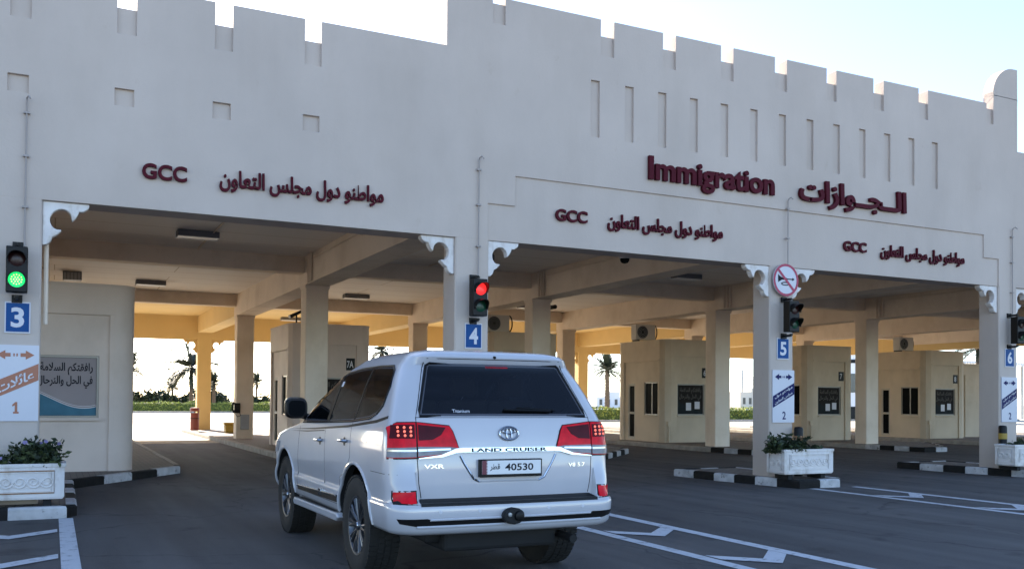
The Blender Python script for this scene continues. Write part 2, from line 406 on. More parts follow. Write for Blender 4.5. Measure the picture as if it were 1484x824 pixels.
# ------------------------------------------------------------------ foliage
def leaf_cloud(n, where, size, seed, up=.3, flat=.5):
    """n small folded leaves; where(rnd) -> point, returns verts, faces"""
    rnd = random.Random(seed); V = []; F = []
    for i in range(n):
        c = where(rnd); s = size*rnd.uniform(.6, 1.3)
        d = Vector((rnd.gauss(0,1), rnd.gauss(0,1), rnd.gauss(0,flat)+up)).normalized()
        t = d.cross(Vector((rnd.gauss(0,1), rnd.gauss(0,1), rnd.gauss(0,1)))).normalized()
        nrm = d.cross(t)
        k = len(V); V += [c, c+d*s*.45+t*s*.28-nrm*s*.06, c+d*s, c+d*s*.45-t*s*.28-nrm*s*.06]
        F += [(k, k+1, k+2), (k, k+2, k+3)]
    return V, F
def cloud_obj(name, V, F, mats, parent=None, seed=0):
    rnd = random.Random(seed); me = bpy.data.meshes.new(name); me.from_pydata([tuple(v) for v in V], [], F)
    for m in mats: me.materials.append(m)
    idx = []
    for i in range(len(F)//2): q = rnd.randrange(len(mats)); idx += [q, q]
    me.polygons.foreach_set('material_index', idx[:len(F)]); me.update()
    o = bpy.data.objects.new(name, me); COL.objects.link(o)
    if parent: adopt(o, parent)
    return o
# ================================================================== SETTING
def wadopt(o, p):
    o.parent = p; o.matrix_parent_inverse = Matrix.Translation(-Vector(p.location))
    return o
def add_to(mb, vs, fs, f, mi=0):
    bv = [mb.bm.verts.new(f(v)) for v in vs]
    for q in fs:
        try: mb.bm.faces.new([bv[i] for i in q]).material_index = mi
        except ValueError: pass
c0 = -.72; PITCH = 6.29; PW = .57
def cx(k): return c0+PITCH*(k-3)

# ---- ground
m = MB(); m.face([(-900,-300,0),(1100,-300,0),(1100,1500,0),(-900,1500,0)]); struct(m.build('ground', SAND))
m = MB(); m.face([(-60,-40,.004),(130,-40,.004),(130,32.5,.004),(-60,32.5,.004)]); struct(m.build('road', ASPHALT))
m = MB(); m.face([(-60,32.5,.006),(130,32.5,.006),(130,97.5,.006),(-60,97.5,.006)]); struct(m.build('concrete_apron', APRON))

# ---- traffic islands: painted kerb blocks round a paved top
def inset(poly, d):
    n = len(poly); out = []
    for i in range(n):
        a, b, c = Vector(poly[i-1]), Vector(poly[i]), Vector(poly[(i+1) % n])
        e1 = (b-a).normalized(); e2 = (c-b).normalized()
        n1 = Vector((-e1.y, e1.x)); n2 = Vector((-e2.y, e2.x))
        bis = (n1+n2); bis = bis/max(.3, bis.dot(n1)) if bis.length > 1e-6 else n1
        out.append(tuple(b+bis*d))
    return out
def island(poly, h=.15, blk=.52, start=0):
    """poly counter-clockwise"""
    w = .13; ins = inset(poly, w); m = MB(); n = len(poly); q = start
    for i in range(n):
        a, b = Vector(poly[i]), Vector(poly[(i+1) % n]); A, B = Vector(ins[i]), Vector(ins[(i+1) % n])
        k = max(1, round((b-a).length/blk))
        for j in range(k):
            g = .006
            t0, t1 = j/k, (j+1)/k
            s0 = t0+(g/max(.1, (b-a).length) if j else 0)
            p0, p1, P0, P1 = a.lerp(b, s0), a.lerp(b, t1), A.lerp(B, s0), A.lerp(B, t1)
            ch = .025
            e = (P0-p0).normalized()*ch; e2 = (P1-p1).normalized()*ch
            jz = random.uniform(-.004, .004)
            prof0 = [(p0, 0), (p0, h-ch+jz), (p0+e, h+jz), (P0, h+jz), (P0, 0)]; prof1 = [(p1, 0), (p1, h-ch+jz), (p1+e2, h+jz), (P1, h+jz), (P1, 0)]
            mi = q % 2 if (b-a).length < 12 else 2; q += 1
            va = [m.bm.verts.new((p.x, p.y, z)) for p, z in prof0]; vb = [m.bm.verts.new((p.x, p.y, z)) for p, z in prof1]
            for r in range(5): m.bm.faces.new([va[r], vb[r], vb[(r+1) % 5], va[(r+1) % 5]]).material_index = mi
            m.bm.faces.new(va[::-1]).material_index = mi; m.bm.faces.new(vb).material_index = mi
    struct(m.build('kerb', [KWHITE, KBLACK, KGREY], doubles=0))
    m = MB(); m.zprism(inset(poly, w-.004), .0, h-.012); struct(m.build('island_paving', PAVER))
def pillar_island(k):
    d = PITCH*(k-5)
    island([(11.68+d,12.45),(12.62+d,12.45),(12.78+d,12.6),(12.9+d,13.3),(12.9+d,15.6),(11.3+d,15.6),(11.36+d,14.4)], start=k % 2)
for k in (4, 5, 6, 7): pillar_island(k)
island([(-1.12,12.85),(.18,12.85),(.30,13.1),(.33,16.95),(2.30,19.65),(2.36,20.1),(2.36,43.0),(-1.3,43.0),(-1.3,13.4)], start=1, blk=.8)
for k in range(4, 10):
    c = cx(k)
    island([(c-.25,20.4),(c+.75,20.4),(c+3.0,22.7),(c+3.1,23.1),(c+3.1,43.0),(c-.52,43.0),(c-.52,22.5)], start=k % 2)
island([(-7.6,13.2),(-6.1,13.2),(-4.0,19.0),(-4.0,43),(-7.6,43)])

# ---- road markings: two lines and chevrons ahead of every island
m = MB()
def strip(x0, y0, x1, y1, w, z=.009):
    d = Vector((x1-x0, y1-y0, 0)).normalized(); n = Vector((-d.y, d.x, 0))*w/2
    a, b = Vector((x0,y0,z)), Vector((x1,y1,z)); m.face([a-n, b-n, b+n, a+n])
for k in (3, 4, 5, 6):
    d = PITCH*(k-4)
    xa, xb, yt = 5.62+d, 6.62+d, 12.4
    if k == 3: yt = 12.8; xb = .17; xa = -.95
    strip(xa, -6, xa, yt, .15); strip(xb, -6, xb, yt, .16)
    xm = (xa+xb)/2; y = 10.75 if k != 3 else 11.4
    while y > -5:
        hw = (xb-xa)/2-.1
        m.face([(xm, y-.27, .012), (xm+hw, y+.12, .012), (xm+hw, y+.38, .012), (xm, y, .012)])
        m.face([(xm, y-.27, .012), (xm, y, .012), (xm-hw, y+.38, .012), (xm-hw, y+.12, .012)])
        y -= 1.87
struct(m.build('road_marking', LINE))

# ================================================================== CHECKPOINT BUILDING
bld = thing('checkpoint_building', (12.175, 13.4, 0), 'long white crenellated checkpoint building with open lanes, pillars and flat canopy', 'building')
def bpart(mb, name, mt, **kw): return wadopt(mb.build(name, mt, **kw), bld)
Y0 = 13.4
# wall outline: crenellations, grooves and slots as one relief
notch_hi = [(6.18,6.40),(17.76,17.98)]
notch_lo = [(8.18,8.44),(9.44,9.71),(10.70,10.98),(11.95,12.24),(13.23,13.48),(14.46,14.74),(15.72,15.99)]
notch_left = [(-9.3,-9.06),(-8.05,-7.81),(-6.8,-6.56),(-5.55,-5.31),(-4.3,-4.06),(-3.05,-2.81),(-1.8,-1.56),(-.55,-.31),(.70,.94),(1.95,2.19),(3.20,3.44)]
notch_right = [(20.9+1.25*i, 21.14+1.25*i) for i in range(13)]
slots = [(7.99+.676*i, 8.16+.676*i) for i in range(13)]
squares = notch_left[5:]
def top_of(x):
    if x < 5.40 or x > 18.75: 
        for a, b in notch_left+notch_right:
            if a < x < b: return 6.68
        return 6.98
    for a, b in notch_hi:
        if a < x < b: return 7.81
    for a, b in notch_lo:
        if a < x < b: return 7.64
    if x < 6.18 or x > 17.98: return 8.10
    return 7.90
def wall_depth(x, z):
    if z > top_of(x): return None
    if 5.40 < x < 18.75:
        for a, b in notch_hi:
            if a < x < b and z > 7.47: return .06
        for a, b in notch_lo:
            if a < x < b and z > 7.29: return .06
        for a, b in slots:
            if a < x < b and 5.90 < z < 6.85: return .05
        if (6.60 < x < 17.67 and z < 5.08) or (6.12 < x < 18.14 and z < 4.60): return .03
    else:
        for a, b in notch_left+notch_right:
            if a < x < b and z > 6.32: return .05
    for a, b in squares:
        if a-.02 < x < b-.02 and 5.36 < z < 5.59: return .05
    return 0.
xs = [-13.4, 5.40, 18.75, 37.6, 6.60, 17.67, 6.12, 18.14]
for a, b in notch_hi+notch_lo+notch_left+notch_right+slots: xs += [a, b]
for a, b in squares: xs += [a-.02, b-.02]
zs = [4.02, 4.60, 5.08, 5.36, 5.59, 5.90, 6.32, 6.68, 6.85, 6.98, 7.29, 7.47, 7.64, 7.81, 7.90, 8.10]
m = MB(); m.relief(xs, zs, wall_depth, .25, lambda u, v, n: (u, Y0+n, v))
# rounded end merlons
def quarter(xa, xb, sgn):
    pts = [(xa, 8.10), (xb, 8.10), (xb, 8.76)] if sgn > 0 else []
    r = .66
    if sgn > 0:
        arc = [(xb-.12-r*math.sin(t), 8.10+r*math.cos(t)) for t in [PI/2*i/14 for i in range(15)]]
        return [(xa, 8.1001), (xb, 8.1001), (xb, 8.76)]+arc[:-1]
    arc = [(xa+.12+r*math.sin(t), 8.10+r*math.cos(t)) for t in [PI/2*i/14 for i in range(15)]]
    return [(xb, 8.1001), (xa, 8.1001), (xa, 8.76)]+arc[:-1]
m.yprism(quarter(17.98, 18.75, 1), Y0, Y0+.25); m.yprism(quarter(5.40, 6.18, -1), Y0, Y0+.25)
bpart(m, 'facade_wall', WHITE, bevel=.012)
# soffit beam behind the wall, canopy ceiling, roof slab
m = MB(); m.box(-13.4, 37.6, Y0+.252, Y0+.5, 4.024, 5.3); bpart(m, 'beam', WHITE)
m = MB(); m.box(-13.4, 37.6, Y0+.5, 32.7, 5.0, 5.06); bpart(m, 'ceiling', CEIL)
m = MB(); m.box(-13.4, 37.6, 32.702, 42.1, 5.0, 5.06); bpart(m, 'ceiling', CREAMGLOW)
m = MB(); m.box(-13.4, 37.6, Y0+.26, 42.1, 5.062, 5.45); bpart(m, 'roof', WHITE)
# rear wall
RY = 42.05
m = MB()
def rear_top(x): return 7.6 if 5.4 < x < 18.95 else 6.9
m.box(-13.4, 37.6, RY, RY+.5, 4.0, 6.9); bpart(m, 'rear_wall', CREAMGLOW)
m = MB(); m.box(37.03, 37.55, Y0+.502, RY-.002, 4.004, 4.30); m.box(37.03,37.55,Y0+.502,RY-.002,5.452,6.9); bpart(m, 'side_wall', CREAMGLOW)
ROWS = [13.4, 22.95, 32.5, 42.05]
def octo(x0, x1, y0, y1, c=.02): return [(x0+c,y0),(x1-c,y0),(x1,y0+c),(x1,y1-c),(x1-c,y1),(x0+c,y1),(x0,y1-c),(x0,y0+c)]
for r, Y in enumerate(ROWS):
    ks = range(1, 9) if r == 0 else range(1, 10)
    for k in ks:
        c = cx(k); m = MB()
        if r == 0:
            y0 = Y+.03 if k == 5 else Y
            m.zprism(octo(c, c+PW, y0, Y+.5), .10, 4.022); bpart(m, 'pillar', WHITE)
        else:
            top = 4.002 if r == 3 else 4.302
            m.zprism(octo(c, c+PW, Y, Y+.5), .10, top); bpart(m, 'pillar', CREAMGLOW if r == 3 else CREAM)
            if r < 3:
                m = MB(); m.box(c-.02, c+PW+.02, Y-.02, Y+.52, 4.23, 4.30); bpart(m, 'pillar_capital', CREAM)
for k in range(1, 10):
    c = cx(k); m = MB(); m.box(c-.025, c+PW+.025, Y0+.502, 32.99, 4.302, 4.998); bpart(m, 'beam', CREAM)
    m = MB(); m.box(c-.025, c+PW+.025, 32.992, RY-.002, 4.302, 4.998); bpart(m, 'beam', CREAMGLOW)
for Y in (22.95, 32.5):
    for k in range(1, 9):
        m = MB(); m.box(cx(k)+PW+.03, cx(k+1)-.03, Y+.04, Y+.46, 4.60, 4.998); bpart(m, 'beam', CREAM)
# pipes fixed to the beams and the left pillar
for k in range(4, 9):
    for i in range(3):
        m = MB(); m.tube([(cx(k)-.06-.0, 22.2+.14*i, 4.31), (cx(k)-.06, 22.2+.14*i, 4.99)], .03, 8); bpart(m, 'pipe', CREAM, smooth=True)
    m = MB(); m.tube([(cx(k)-.05, 14.0, 4.86), (cx(k)-.05, 22.0, 4.86)], .02, 6); bpart(m, 'cable_conduit', CREAM, smooth=True)
    m = MB(); m.tube([(cx(k)+3.2, 14.0, 4.975), (cx(k)+3.2, 22.9, 4.975)], .016, 6); bpart(m, 'cable_conduit', CREAM, smooth=True)
    m = MB(); m.box(cx(k)-.10, cx(k)-.03, 18.0, 18.2, 4.78, 4.94); bpart(m, 'cable_box', CREAM)
m = MB(); m.tube([(-.10, 13.75, 2.45), (-.10, 13.75, 3.95)], .03, 8); bpart(m, 'pipe', CREAM, smooth=True)
m = MB(); m.tube([(3.0, 14.0, 4.975), (3.0, 22.9, 4.975)], .016, 6); bpart(m, 'cable_conduit', CREAM, smooth=True)
# carved brackets in the corners of the openings
BRK = [(0,0),(255,-0.7),(253,13),(248,24),(235,34),(220,42),(205,44),(197,43),(195,53),(190,63),(177,83),(160,98),(158,80),(153,62),(143,50),(130,41),(115,37),(100,37),(84,40),(70,47),(57,57),(48,69),(41,83),(40,98),(42,112),(48,125),(56,134),(65,141),(75,145),(85,146),(105,147),(97,157),(87,167),(76,176),(65,182),(52,189),(51,198),(47,207),(41,216),(33,223),(24,229),(15,231),(0,234)]
def bracket(xc, sgn, y, ztop, mt):
    m = MB(); p = [(xc+sgn*u*.55/255, ztop-.003-max(v, 0)*.57/234) for u, v in BRK]
    if sgn < 0: p = p[::-1]
    m.yprism(p, y, y+.13); bpart(m, 'bracket', mt, bevel=.012)
for k in range(2, 9):
    c = cx(k)
    bracket(c+PW+.001, 1, Y0+.05, 4.02, ORN); bracket(c-.001, -1, Y0+.05, 4.02, ORN)
for k in range(1, 10):
    c = cx(k)
    bracket(c+PW+.001, 1, RY+.16, 4.0, CREAMGLOW); bracket(c-.001, -1, RY+.16, 4.0, CREAMGLOW)

# ---- raised lettering on the facade
def lettering(s, x, z, w, h, label, bold, depth=.04, y=Y0):
    t = thing('wall_lettering', (x, y, z), label, 'lettering', 'maroon letters on the facade')
    vs, fs = text_mesh(s, w, h, depth, bold, 5)
    nm = 'letter' if not arabic(s) else 'letter_group'
    for g in split_letters(vs, fs): faces_obj(nm, vs, g, lambda v: (v.x, -.012-v.z, v.y), MAROON, t)
    return t
AR = 'مواطنو دول مجلس التعاون'
lettering('GCC', 1.03, 4.42, .57, .21, 'maroon letters reading GCC above the left opening, beside traffic light 3', .03)
lettering(AR, 2.03, 4.35, 2.36, .31, 'maroon Arabic lettering above the left opening, right of its GCC', .026)
lettering('GCC', 7.33, 4.435, .60, .20, 'maroon letters reading GCC above the middle opening, below Immigration', .03, y=Y0+.03)
lettering(AR, 8.33, 4.35, 2.41, .30, 'maroon Arabic lettering above the middle opening, left of the horn sign', .026, y=Y0+.03)
lettering('GCC', 13.66, 4.43, .60, .20, 'maroon letters reading GCC above the right opening, right of the horn sign', .03, y=Y0+.03)
lettering(AR, 14.65, 4.34, 2.40, .30, 'rightmost maroon Arabic lettering, above the right opening near sign 6', .026, y=Y0+.03)
lettering('Immigration', 9.12, 5.18, 2.77, .53, 'large maroon lettering reading Immigration under the wall slots', .03, .06)
lettering('الــجــوازات', 12.50, 5.17, 2.80, .54, 'large maroon Arabic lettering right of the word Immigration', .034, .06)

CONDUIT = mat('conduit_paint', (.36, .32, .30), .6, var=.1, spec=.2)
# ---- conduits with hooked tops
for k, lab in ((3, 'thin grey pipe running up the wall above traffic light 3'), (4, 'thin grey pipe running up the wall above traffic light 4'), (5, 'thin grey pipe running up the wall behind the horn sign'), (6, 'thin grey pipe running up the wall above traffic light 6')):
    x = cx(k)+.375; t = thing('wall_conduit', (x, Y0, 3.4), lab, 'pipe', 'wall conduits')
    m = MB(); top = 1.9
    m.tube([(0,-.04,0),(0,-.04,top-.06),(0,-.06,top-.02),(.02,-.10,top),(.04,-.13,top-.04)], .011, 8); m.build('pipe', CONDUIT, t, smooth=True)
    for z in (.5, 1.15, 1.7):
        m = MB(); m.box(-.035, .035, -.058, .0, z-.012, z+.012); m.build('clip', CONDUIT, t)

# ---- traffic lights
def traffic_light(k, label, top, bottom, ring=None):
    x = cx(k)+.30
    t = thing('traffic_light', (x, Y0, 2.79), label, 'traffic light', 'two lamp traffic lights on the pillars')
    m = MB(); m.prism([(-.12,0),(.12,0),(.12,.57),(-.12,.57)], lambda u, v: (u, -.30, v), lambda u, v: (u, -.13, v)); m.build('housing', BLACK, t, bevel=.012)
    for z in (-.06, .61):
        m = MB(); m.tube([(0,-.0,z),(0,-.21,z)], .022, 8); m.tube([(0,-.21,z-.02 if z > 0 else z),(0,-.21,z+.03 if z < 0 else z)], .03, 8); m.box(-.06,.06,-.03,0,z-.05,z+.05); m.build('mount', BLACK, t, smooth=True)
    for z, mt in ((.415, top), (.155, bottom)):
        m = MB(); m.lathe([(.001,-.018),(.05,-.016),(.082,-.006),(.095,0)], (0,-.302,z), 'y', 24, cap=False); ln = m.build('lens', mt, t, smooth=True)
        if mt is GREENLIT and ring:
            m = MB()
            for r0, n in ((.0, 1), (.03, 6), (.06, 12)):
                for i in range(n):
                    a = 2*PI*i/n; m.lathe([(.006,-.004),(.009,0)], (r0*math.cos(a), -.322, z+r0*math.sin(a)), 'y', 8)
            m.build('led', AMBEROFF, ln)
        m = MB()
        a0, a1 = R(-25), R(205); n = 18
        for i in range(n):
            p, q = a0+(a1-a0)*i/n, a0+(a1-a0)*(i+1)/n
            L0 = .06+.13*max(0, math.sin(p)); L1 = .06+.13*max(0, math.sin(q))
            for ri in (.106, .098):
                m.face([(ri*math.cos(p),-.30,z+ri*math.sin(p)),(ri*math.cos(q),-.30,z+ri*math.sin(q)),(ri*math.cos(q),-.30-L1,z+ri*math.sin(q)-.02),(ri*math.cos(p),-.30-L0,z+ri*math.sin(p)-.02)])
            m.face([(.106*math.cos(p),-.30-L0,z+.106*math.sin(p)-.02),(.106*math.cos(q),-.30-L1,z+.106*math.sin(q)-.02),(.098*math.cos(q),-.30-L1,z+.098*math.sin(q)-.02),(.098*math.cos(p),-.30-L0,z+.098*math.sin(p)-.02)])
        m.build('visor', BLACK, t, smooth=True)
traffic_light(3, 'black traffic light showing green above the number 3 sign', REDOFF, GREENLIT, True)
traffic_light(4, 'black traffic light showing red above the number 4 sign', REDLIT, GREENOFF)
traffic_light(5, 'black traffic light with a dull green lens above the number 5 sign', REDOFF, GREENOFF)
traffic_light(6, 'black traffic light at the right end above the number 6 sign', REDOFF, GREENOFF)

# ---- number signs
for k in (3, 4, 5, 6):
    x = cx(k)+.31; y = Y0-.012 if k != 5 else Y0+.018
    t = thing('number_sign', (x, y, 2.31), f'blue square sign with white number {k} on a white pillar', 'sign', 'blue lane number signs')
    m = MB(); m.box(-.145, .145, -.008, .01, -.01, .385); m.build('panel', SIGNWHITE, t)
    m = MB(); m.box(-.13, .13, -.012, -.0085, .007, .368); m.build('blue_field', SIGNBLUE, t)
    flat_text('digit', str(k), -.075, .06, .15, .255, -.0145, SIGNWHITE, t, bold=.03)

# ---- lane signs
def arrow2(m, x, z, w, h, y, mi=0):
    hh = h/2
    for s in (-1, 1):
        p = [(x+s*w/2, z), (x+s*(w/2-h*.85), z+hh), (x+s*(w/2-h*.85), z+h*.2), (x+s*w*.13, z+h*.2), (x+s*w*.13, z-h*.2), (x+s*(w/2-h*.85), z-h*.2), (x+s*(w/2-h*.85), z-hh)]
        m.face([(a, y, b) for a, b in p], mi)
        m.face([(x+s*w*.04-.008, y, z-h*.16), (x+s*w*.04+.008, y, z-h*.16), (x+s*w*.04+.008, y, z+h*.16), (x+s*w*.04-.008, y, z+h*.16)], mi)
def lane_sign(k, x0, x1, z0, z1, colm, lines, num, label, y):
    t = thing('lane_sign', ((x0+x1)/2, y, z0), label, 'sign', 'white lane signs on the pillars')
    w = x1-x0; h = z1-z0
    m = MB(); m.box(-w/2, w/2, -.008, .012, 0, h); m.build('panel', SIGNWHITE, t)
    m = MB(); arrow2(m, 0, h*.87, w*.80, h*.12, -.011); m.build('arrow', colm, t)
    m = MB(); b0, b1 = h*.28, h*.50; rise = h*.26
    m.face([(-w/2+.004,-.011,b0), (w/2-.004,-.011,b0+rise), (w/2-.004,-.011,b1+rise), (-w/2+.004,-.011,b1)]); bd = m.build('band', colm, t)
    sh = rise/w
    for i, s in enumerate(lines):
        n = len(lines); hh = (b1-b0)/n
        flat_text('band_text', s, -w*.40, b0+w*.1*sh+(n-1-i)*hh+hh*.2, w*.8, hh*.62, -.013, SIGNWHITE, bd, bold=.02, shear=sh)
    if num == '1':
        z0_ = h*.10; q = MB(); q.face([(a_-.03, -.011, z0_+b_) for a_, b_ in ((.012,0),(.075,0),(.075,.022),(.058,.022),(.058,.145),(.036,.145),(.002,.112),(.002,.088),(.03,.104),(.03,.022),(.012,.022))]); q.build('lane_figure', colm, t)
    else: flat_text('lane_figure', num, -.03, h*.06, .085, h*.15, -.011, colm, t, bold=.012)
lane_sign(3, -.69, -.16, 1.19, 2.15, SIGNORANGE, ['عائلات'], '1', 'white lane sign with orange diagonal band and arrow, on the left pillar', Y0-.014)
lane_sign(5, 11.92, 12.44, 1.13, 2.10, SIGNNAVY, ['مواطنو دول', 'مجلس التعاون'], '2', 'white lane sign with navy diagonal band below the number 5 sign', Y0+.016)
lane_sign(6, 18.20, 18.70, 1.12, 2.08, SIGNNAVY, ['مواطنو دول', 'مجلس التعاون'], '2', 'white lane sign with navy diagonal band below the number 6 sign', Y0-.014)

# ---- no horn sign
t = thing('no_horn_sign', (12.17, Y0-.0, 3.765), 'round red bordered no horn sign above the number 5 sign', 'sign')
m = MB(); m.lathe([(.30,-.02),(.30,0)], (0,-.04,0), 'y', 40); m.build('disc', SIGNWHITE, t)
m = MB(); n = 48
for i in range(n):
    a, b = 2*PI*i/n, 2*PI*(i+1)/n
    m.face([(.30*math.cos(a),-.063,.30*math.sin(a)),(.30*math.cos(b),-.063,.30*math.sin(b)),(.255*math.cos(b),-.063,.255*math.sin(b)),(.255*math.cos(a),-.063,.255*math.sin(a))])
m.face([(-.20,-.0650,.165),(-.165,-.0650,.20),(.20,-.0650,-.165),(.165,-.0650,-.20)])
SIGNRED = mat('sign_red', (.36, .02, .07), .45, var=.06); m.build('red_ring', SIGNRED, t)
m = MB()
m.face([(-.19,-.0642,.10),(-.16,-.0642,.075),(-.10,-.0642,.045),(.02,-.0642,.04),(.02,-.0642,.005),(-.10,-.0642,.0),(-.16,-.0642,-.03),(-.19,-.0642,-.05)])
m.face([(.02,-.0642,.03),(.15,-.0642,.03),(.15,-.0642,.01),(.02,-.0642,.01)]); m.face([(.15,-.0642,.05),(.205,-.0642,.022),(.15,-.0642,-.01)])
pts = [(-.02+.10*math.cos(a) if abs(math.cos(a)) < 2 else 0, -.07+.035*math.sin(a)) for a in [2*PI*i/24 for i in range(24)]]
for i in range(24):
    (a, b), (c, d) = pts[i], pts[(i+1) % 24]; f = .72
    m.face([(a,-.0642,b),(c,-.0642,d),(-.02+(c+.02)*f,-.0642,-.07+(d+.07)*.45),(-.02+(a+.02)*f,-.0642,-.07+(b+.07)*.45)])
m.build('horn_symbol', INK, t)
m = MB(); m.box(-.04,.04,-.04,.0,-.1,.1); m.build('sign_clamp', GREYM, t)

# ---- booths
def poster_mesh(mb, x0, x1, z0, z1, y):
    w, h = x1-x0, z1-z0
    mb.face([(x0,y,z0),(x1,y,z0),(x1,y,z1),(x0,y,z1)], 0)
    N = 24
    def wave(u): return z0+h*(.27-.17*math.sin((u-.28)*PI/1.05)+.02)
    for i in range(N):
        a, b = i/N, (i+1)/N; xa, xb = x0+w*a, x0+w*b
        mb.face([(xa,y-.002,z0),(xb,y-.002,z0),(xb,y-.002,wave(b)),(xa,y-.002,wave(a))], 1)
        mb.face([(xa,y-.004,wave(a)),(xb,y-.004,wave(b)),(xb,y-.004,wave(b)+h*.012),(xa,y-.004,wave(a)+h*.012)], 2)
        mb.face([(xa,y-.004,wave(a)+h*.035),(xb,y-.004,wave(b)+h*.035),(xb,y-.004,wave(b)+h*.042),(xa,y-.004,wave(a)+h*.042)], 2)
    for s, zz, ww in (('رافقتكم السلامة', .70, .84), ('في الحل والترحال', .47, .88)):
        vs, fs = text_mesh(s, w*ww, h*.22, 0, .022)
        add_to(mb, vs, fs, lambda v: (x1-w*.06-w*ww+v.x, y-.005, z0+h*zz+v.y), 3)
def booth(x, y, number, label, film, paint_m, wz=(1.05, 2.10)):
    W, D, H, r = 2.31, 2.9, 3.41, (.35 if film == 'full' else .28); NS = 8 if film == 'full' else 2
    t = thing('booth', (x, y, .138), label, 'booth', 'inspection booths on the islands')
    m = MB(); z0w, z1w = wz[0]-.14, wz[1]-.14
    px0, px1 = .52, 1.87; wx0, wx1 = .57, 1.70
    def dep(u, v):
        if wx0 < u < wx1 and z0w < v < z1w: return .13
        if px0 < u < px1 and v < 2.87 and v > .0: return .05
        return 0.
    m.relief([r, W-r, px0, px1, wx0, wx1], [0, 2.87, H, z0w, z1w], dep, .2, lambda u, v, n: (u, n, v), outer=False)
    def depl(u, v):
        if .40 < u < 1.25 and .90 < v < 2.02: return .14
        if 1.80 < u < 2.24 and .06 < v < 1.98: return .12
        if .37 < u < 2.45 and v < 2.72: return .05
        return 0.
    m.relief([r, D-r, .40, 1.25, 1.80, 2.24, .37, 2.45], [0, .90, 2.02, .06, 1.98, 2.72, H], depl, .2, lambda u, v, n: (n, u, v), outer=False)
    m.face([(W,r,0),(W,D-r,0),(W,D-r,H),(W,r,H)]); m.face([(r,D,0),(W-r,D,0),(W-r,D,H),(r,D,H)])
    foot = []
    for (qx, qy, a0) in ((W-r, r, -90), (W-r, D-r, 0), (r, D-r, 90), (r, r, 180)):
        arc = [(qx+r*math.cos(R(a0+90*i/NS)), qy+r*math.sin(R(a0+90*i/NS))) for i in range(NS+1)]
        for i in range(NS): m.face([(*arc[i],0),(*arc[i+1],0),(*arc[i+1],H),(*arc[i],H)])
        foot += arc
    m.face([(px, py, H) for px, py in foot])
    m.build('wall', paint_m, t, smooth=True, sharp=30)
    m = MB(); m.box(r+.02, W-r-.02, -.025, -.001, 2.875, 2.915); m.build('moulding', paint_m, t)
    m = MB(); m.box(-.025, -.001, r+.02, D-r-.02, 2.725, 2.765); m.build('moulding', paint_m, t)
    m = MB(); m.box(wx0-.03, wx1+.03, -.03, .02, z0w-.05, z0w-.002); m.build('window_sill', paint_m, t)
    m = MB(); m.box(-.03, .02, .37, 1.28, .85, .898); m.build('window_sill', paint_m, t)
    # roof edge coping
    m = MB(); n = len(foot); cen = Vector((W/2, D/2))
    big = [tuple(Vector(p)+(Vector(p)-cen).normalized()*.018) for p in foot]
    m.prism(big, lambda a, b: (a, b, H+.001), lambda a, b: (a, b, H+.035)); m.build('roof', paint_m, t)
    def window(x0, x1, za, zb, plane):
        f = MB(); q = .04
        P = (lambda u, v, n: (u, n, v)) if plane == 'f' else (lambda u, v, n: (n, u, v))
        for (a, b, c, d) in ((x0,x1,za,za+q),(x0,x1,zb-q,zb),(x0,x0+q,za+q,zb-q),(x1-q,x1,za+q,zb-q)):
            f.prism([(a,c),(b,c),(b,d),(a,d)], lambda u, v: P(u, v, .075), lambda u, v: P(u, v, .128))
        if plane == 'l':
            xm = (x0+x1)/2; f.prism([(xm-.02,za+q),(xm+.02,za+q),(xm+.02,zb-q),(xm-.02,zb-q)], lambda u, v: P(u, v, .085), lambda u, v: P(u, v, .128))
        fr = f.build('window', FRAME, t)
        g = MB(); g.prism([(x0+q,za+q),(x1-q,za+q),(x1-q,zb-q),(x0+q,zb-q)], lambda u, v: P(u, v, .108), lambda u, v: P(u, v, .122)); g.build('pane', DGLASS, fr)
        return fr
    fr = window(wx0+.001, wx1-.001, z0w+.001, z1w-.001, 'f')
    pm = MB()
    if film == 'full': poster_mesh(pm, wx0+.045, wx1-.045, z0w+.045, z1w-.045, .100)
    else: poster_mesh(pm, wx0+.045, wx1-.045, z0w+.045, z1w-.045, .102)
    pm.build('poster', [FILM1, FILM2, FILMLINE, INK] if film == 'full' else [FILMD, FILMD2, FILMD2, INKD], fr)
    if film != 'full':
        rnd = random.Random(number)
        for i in range(2):
            px = wx0+.4+.3*i+rnd.uniform(-.05,.05); q = MB(); q.box(px, px+.21, .092, .094, z0w+.16+.05*i, z0w+.42+.04*i); q.build('paper_notice', SIGNWHITE, fr)
    window(.401, 1.249, .901, 2.019, 'l')
    d = MB()
    for (a, b, c, e) in ((1.801,1.86,.061,1.979),(2.18,2.239,.061,1.979),(1.86,2.18,.061,.14),(1.86,2.18,.92,1.0),(1.86,2.18,1.9,1.979)):
        d.prism([(a,c),(b,c),(b,e),(a,e)], lambda u, v: (.06, u, v), lambda u, v: (.106, u, v))
    dr = d.build('door', DOORM, t)
    g = MB(); g.prism([(1.86,.14),(2.18,.14),(2.18,1.9),(1.86,1.9)], lambda u, v: (.095, u, v), lambda u, v: (.112, u, v)); g.build('door_glass', DGLASS, dr)
    g = MB(); g.tube([(.03,1.88,.98),(.03,1.98,.98)], .012, 8); g.tube([(.06,1.88,.98),(.03,1.88,.98)], .01, 6); g.build('handle', GREYM, dr, smooth=True)
    if number:
        m = MB(); m.box(1.58, 1.83, .035, .049, 2.17, 2.51); npl = m.build('number_plate', BLACK, t)
        flat_text('digit', number, 1.64 if len(number) == 1 else 1.60, 2.24, .10 if len(number) == 1 else .19, .20, .034, SIGNWHITE, npl, bold=.02)
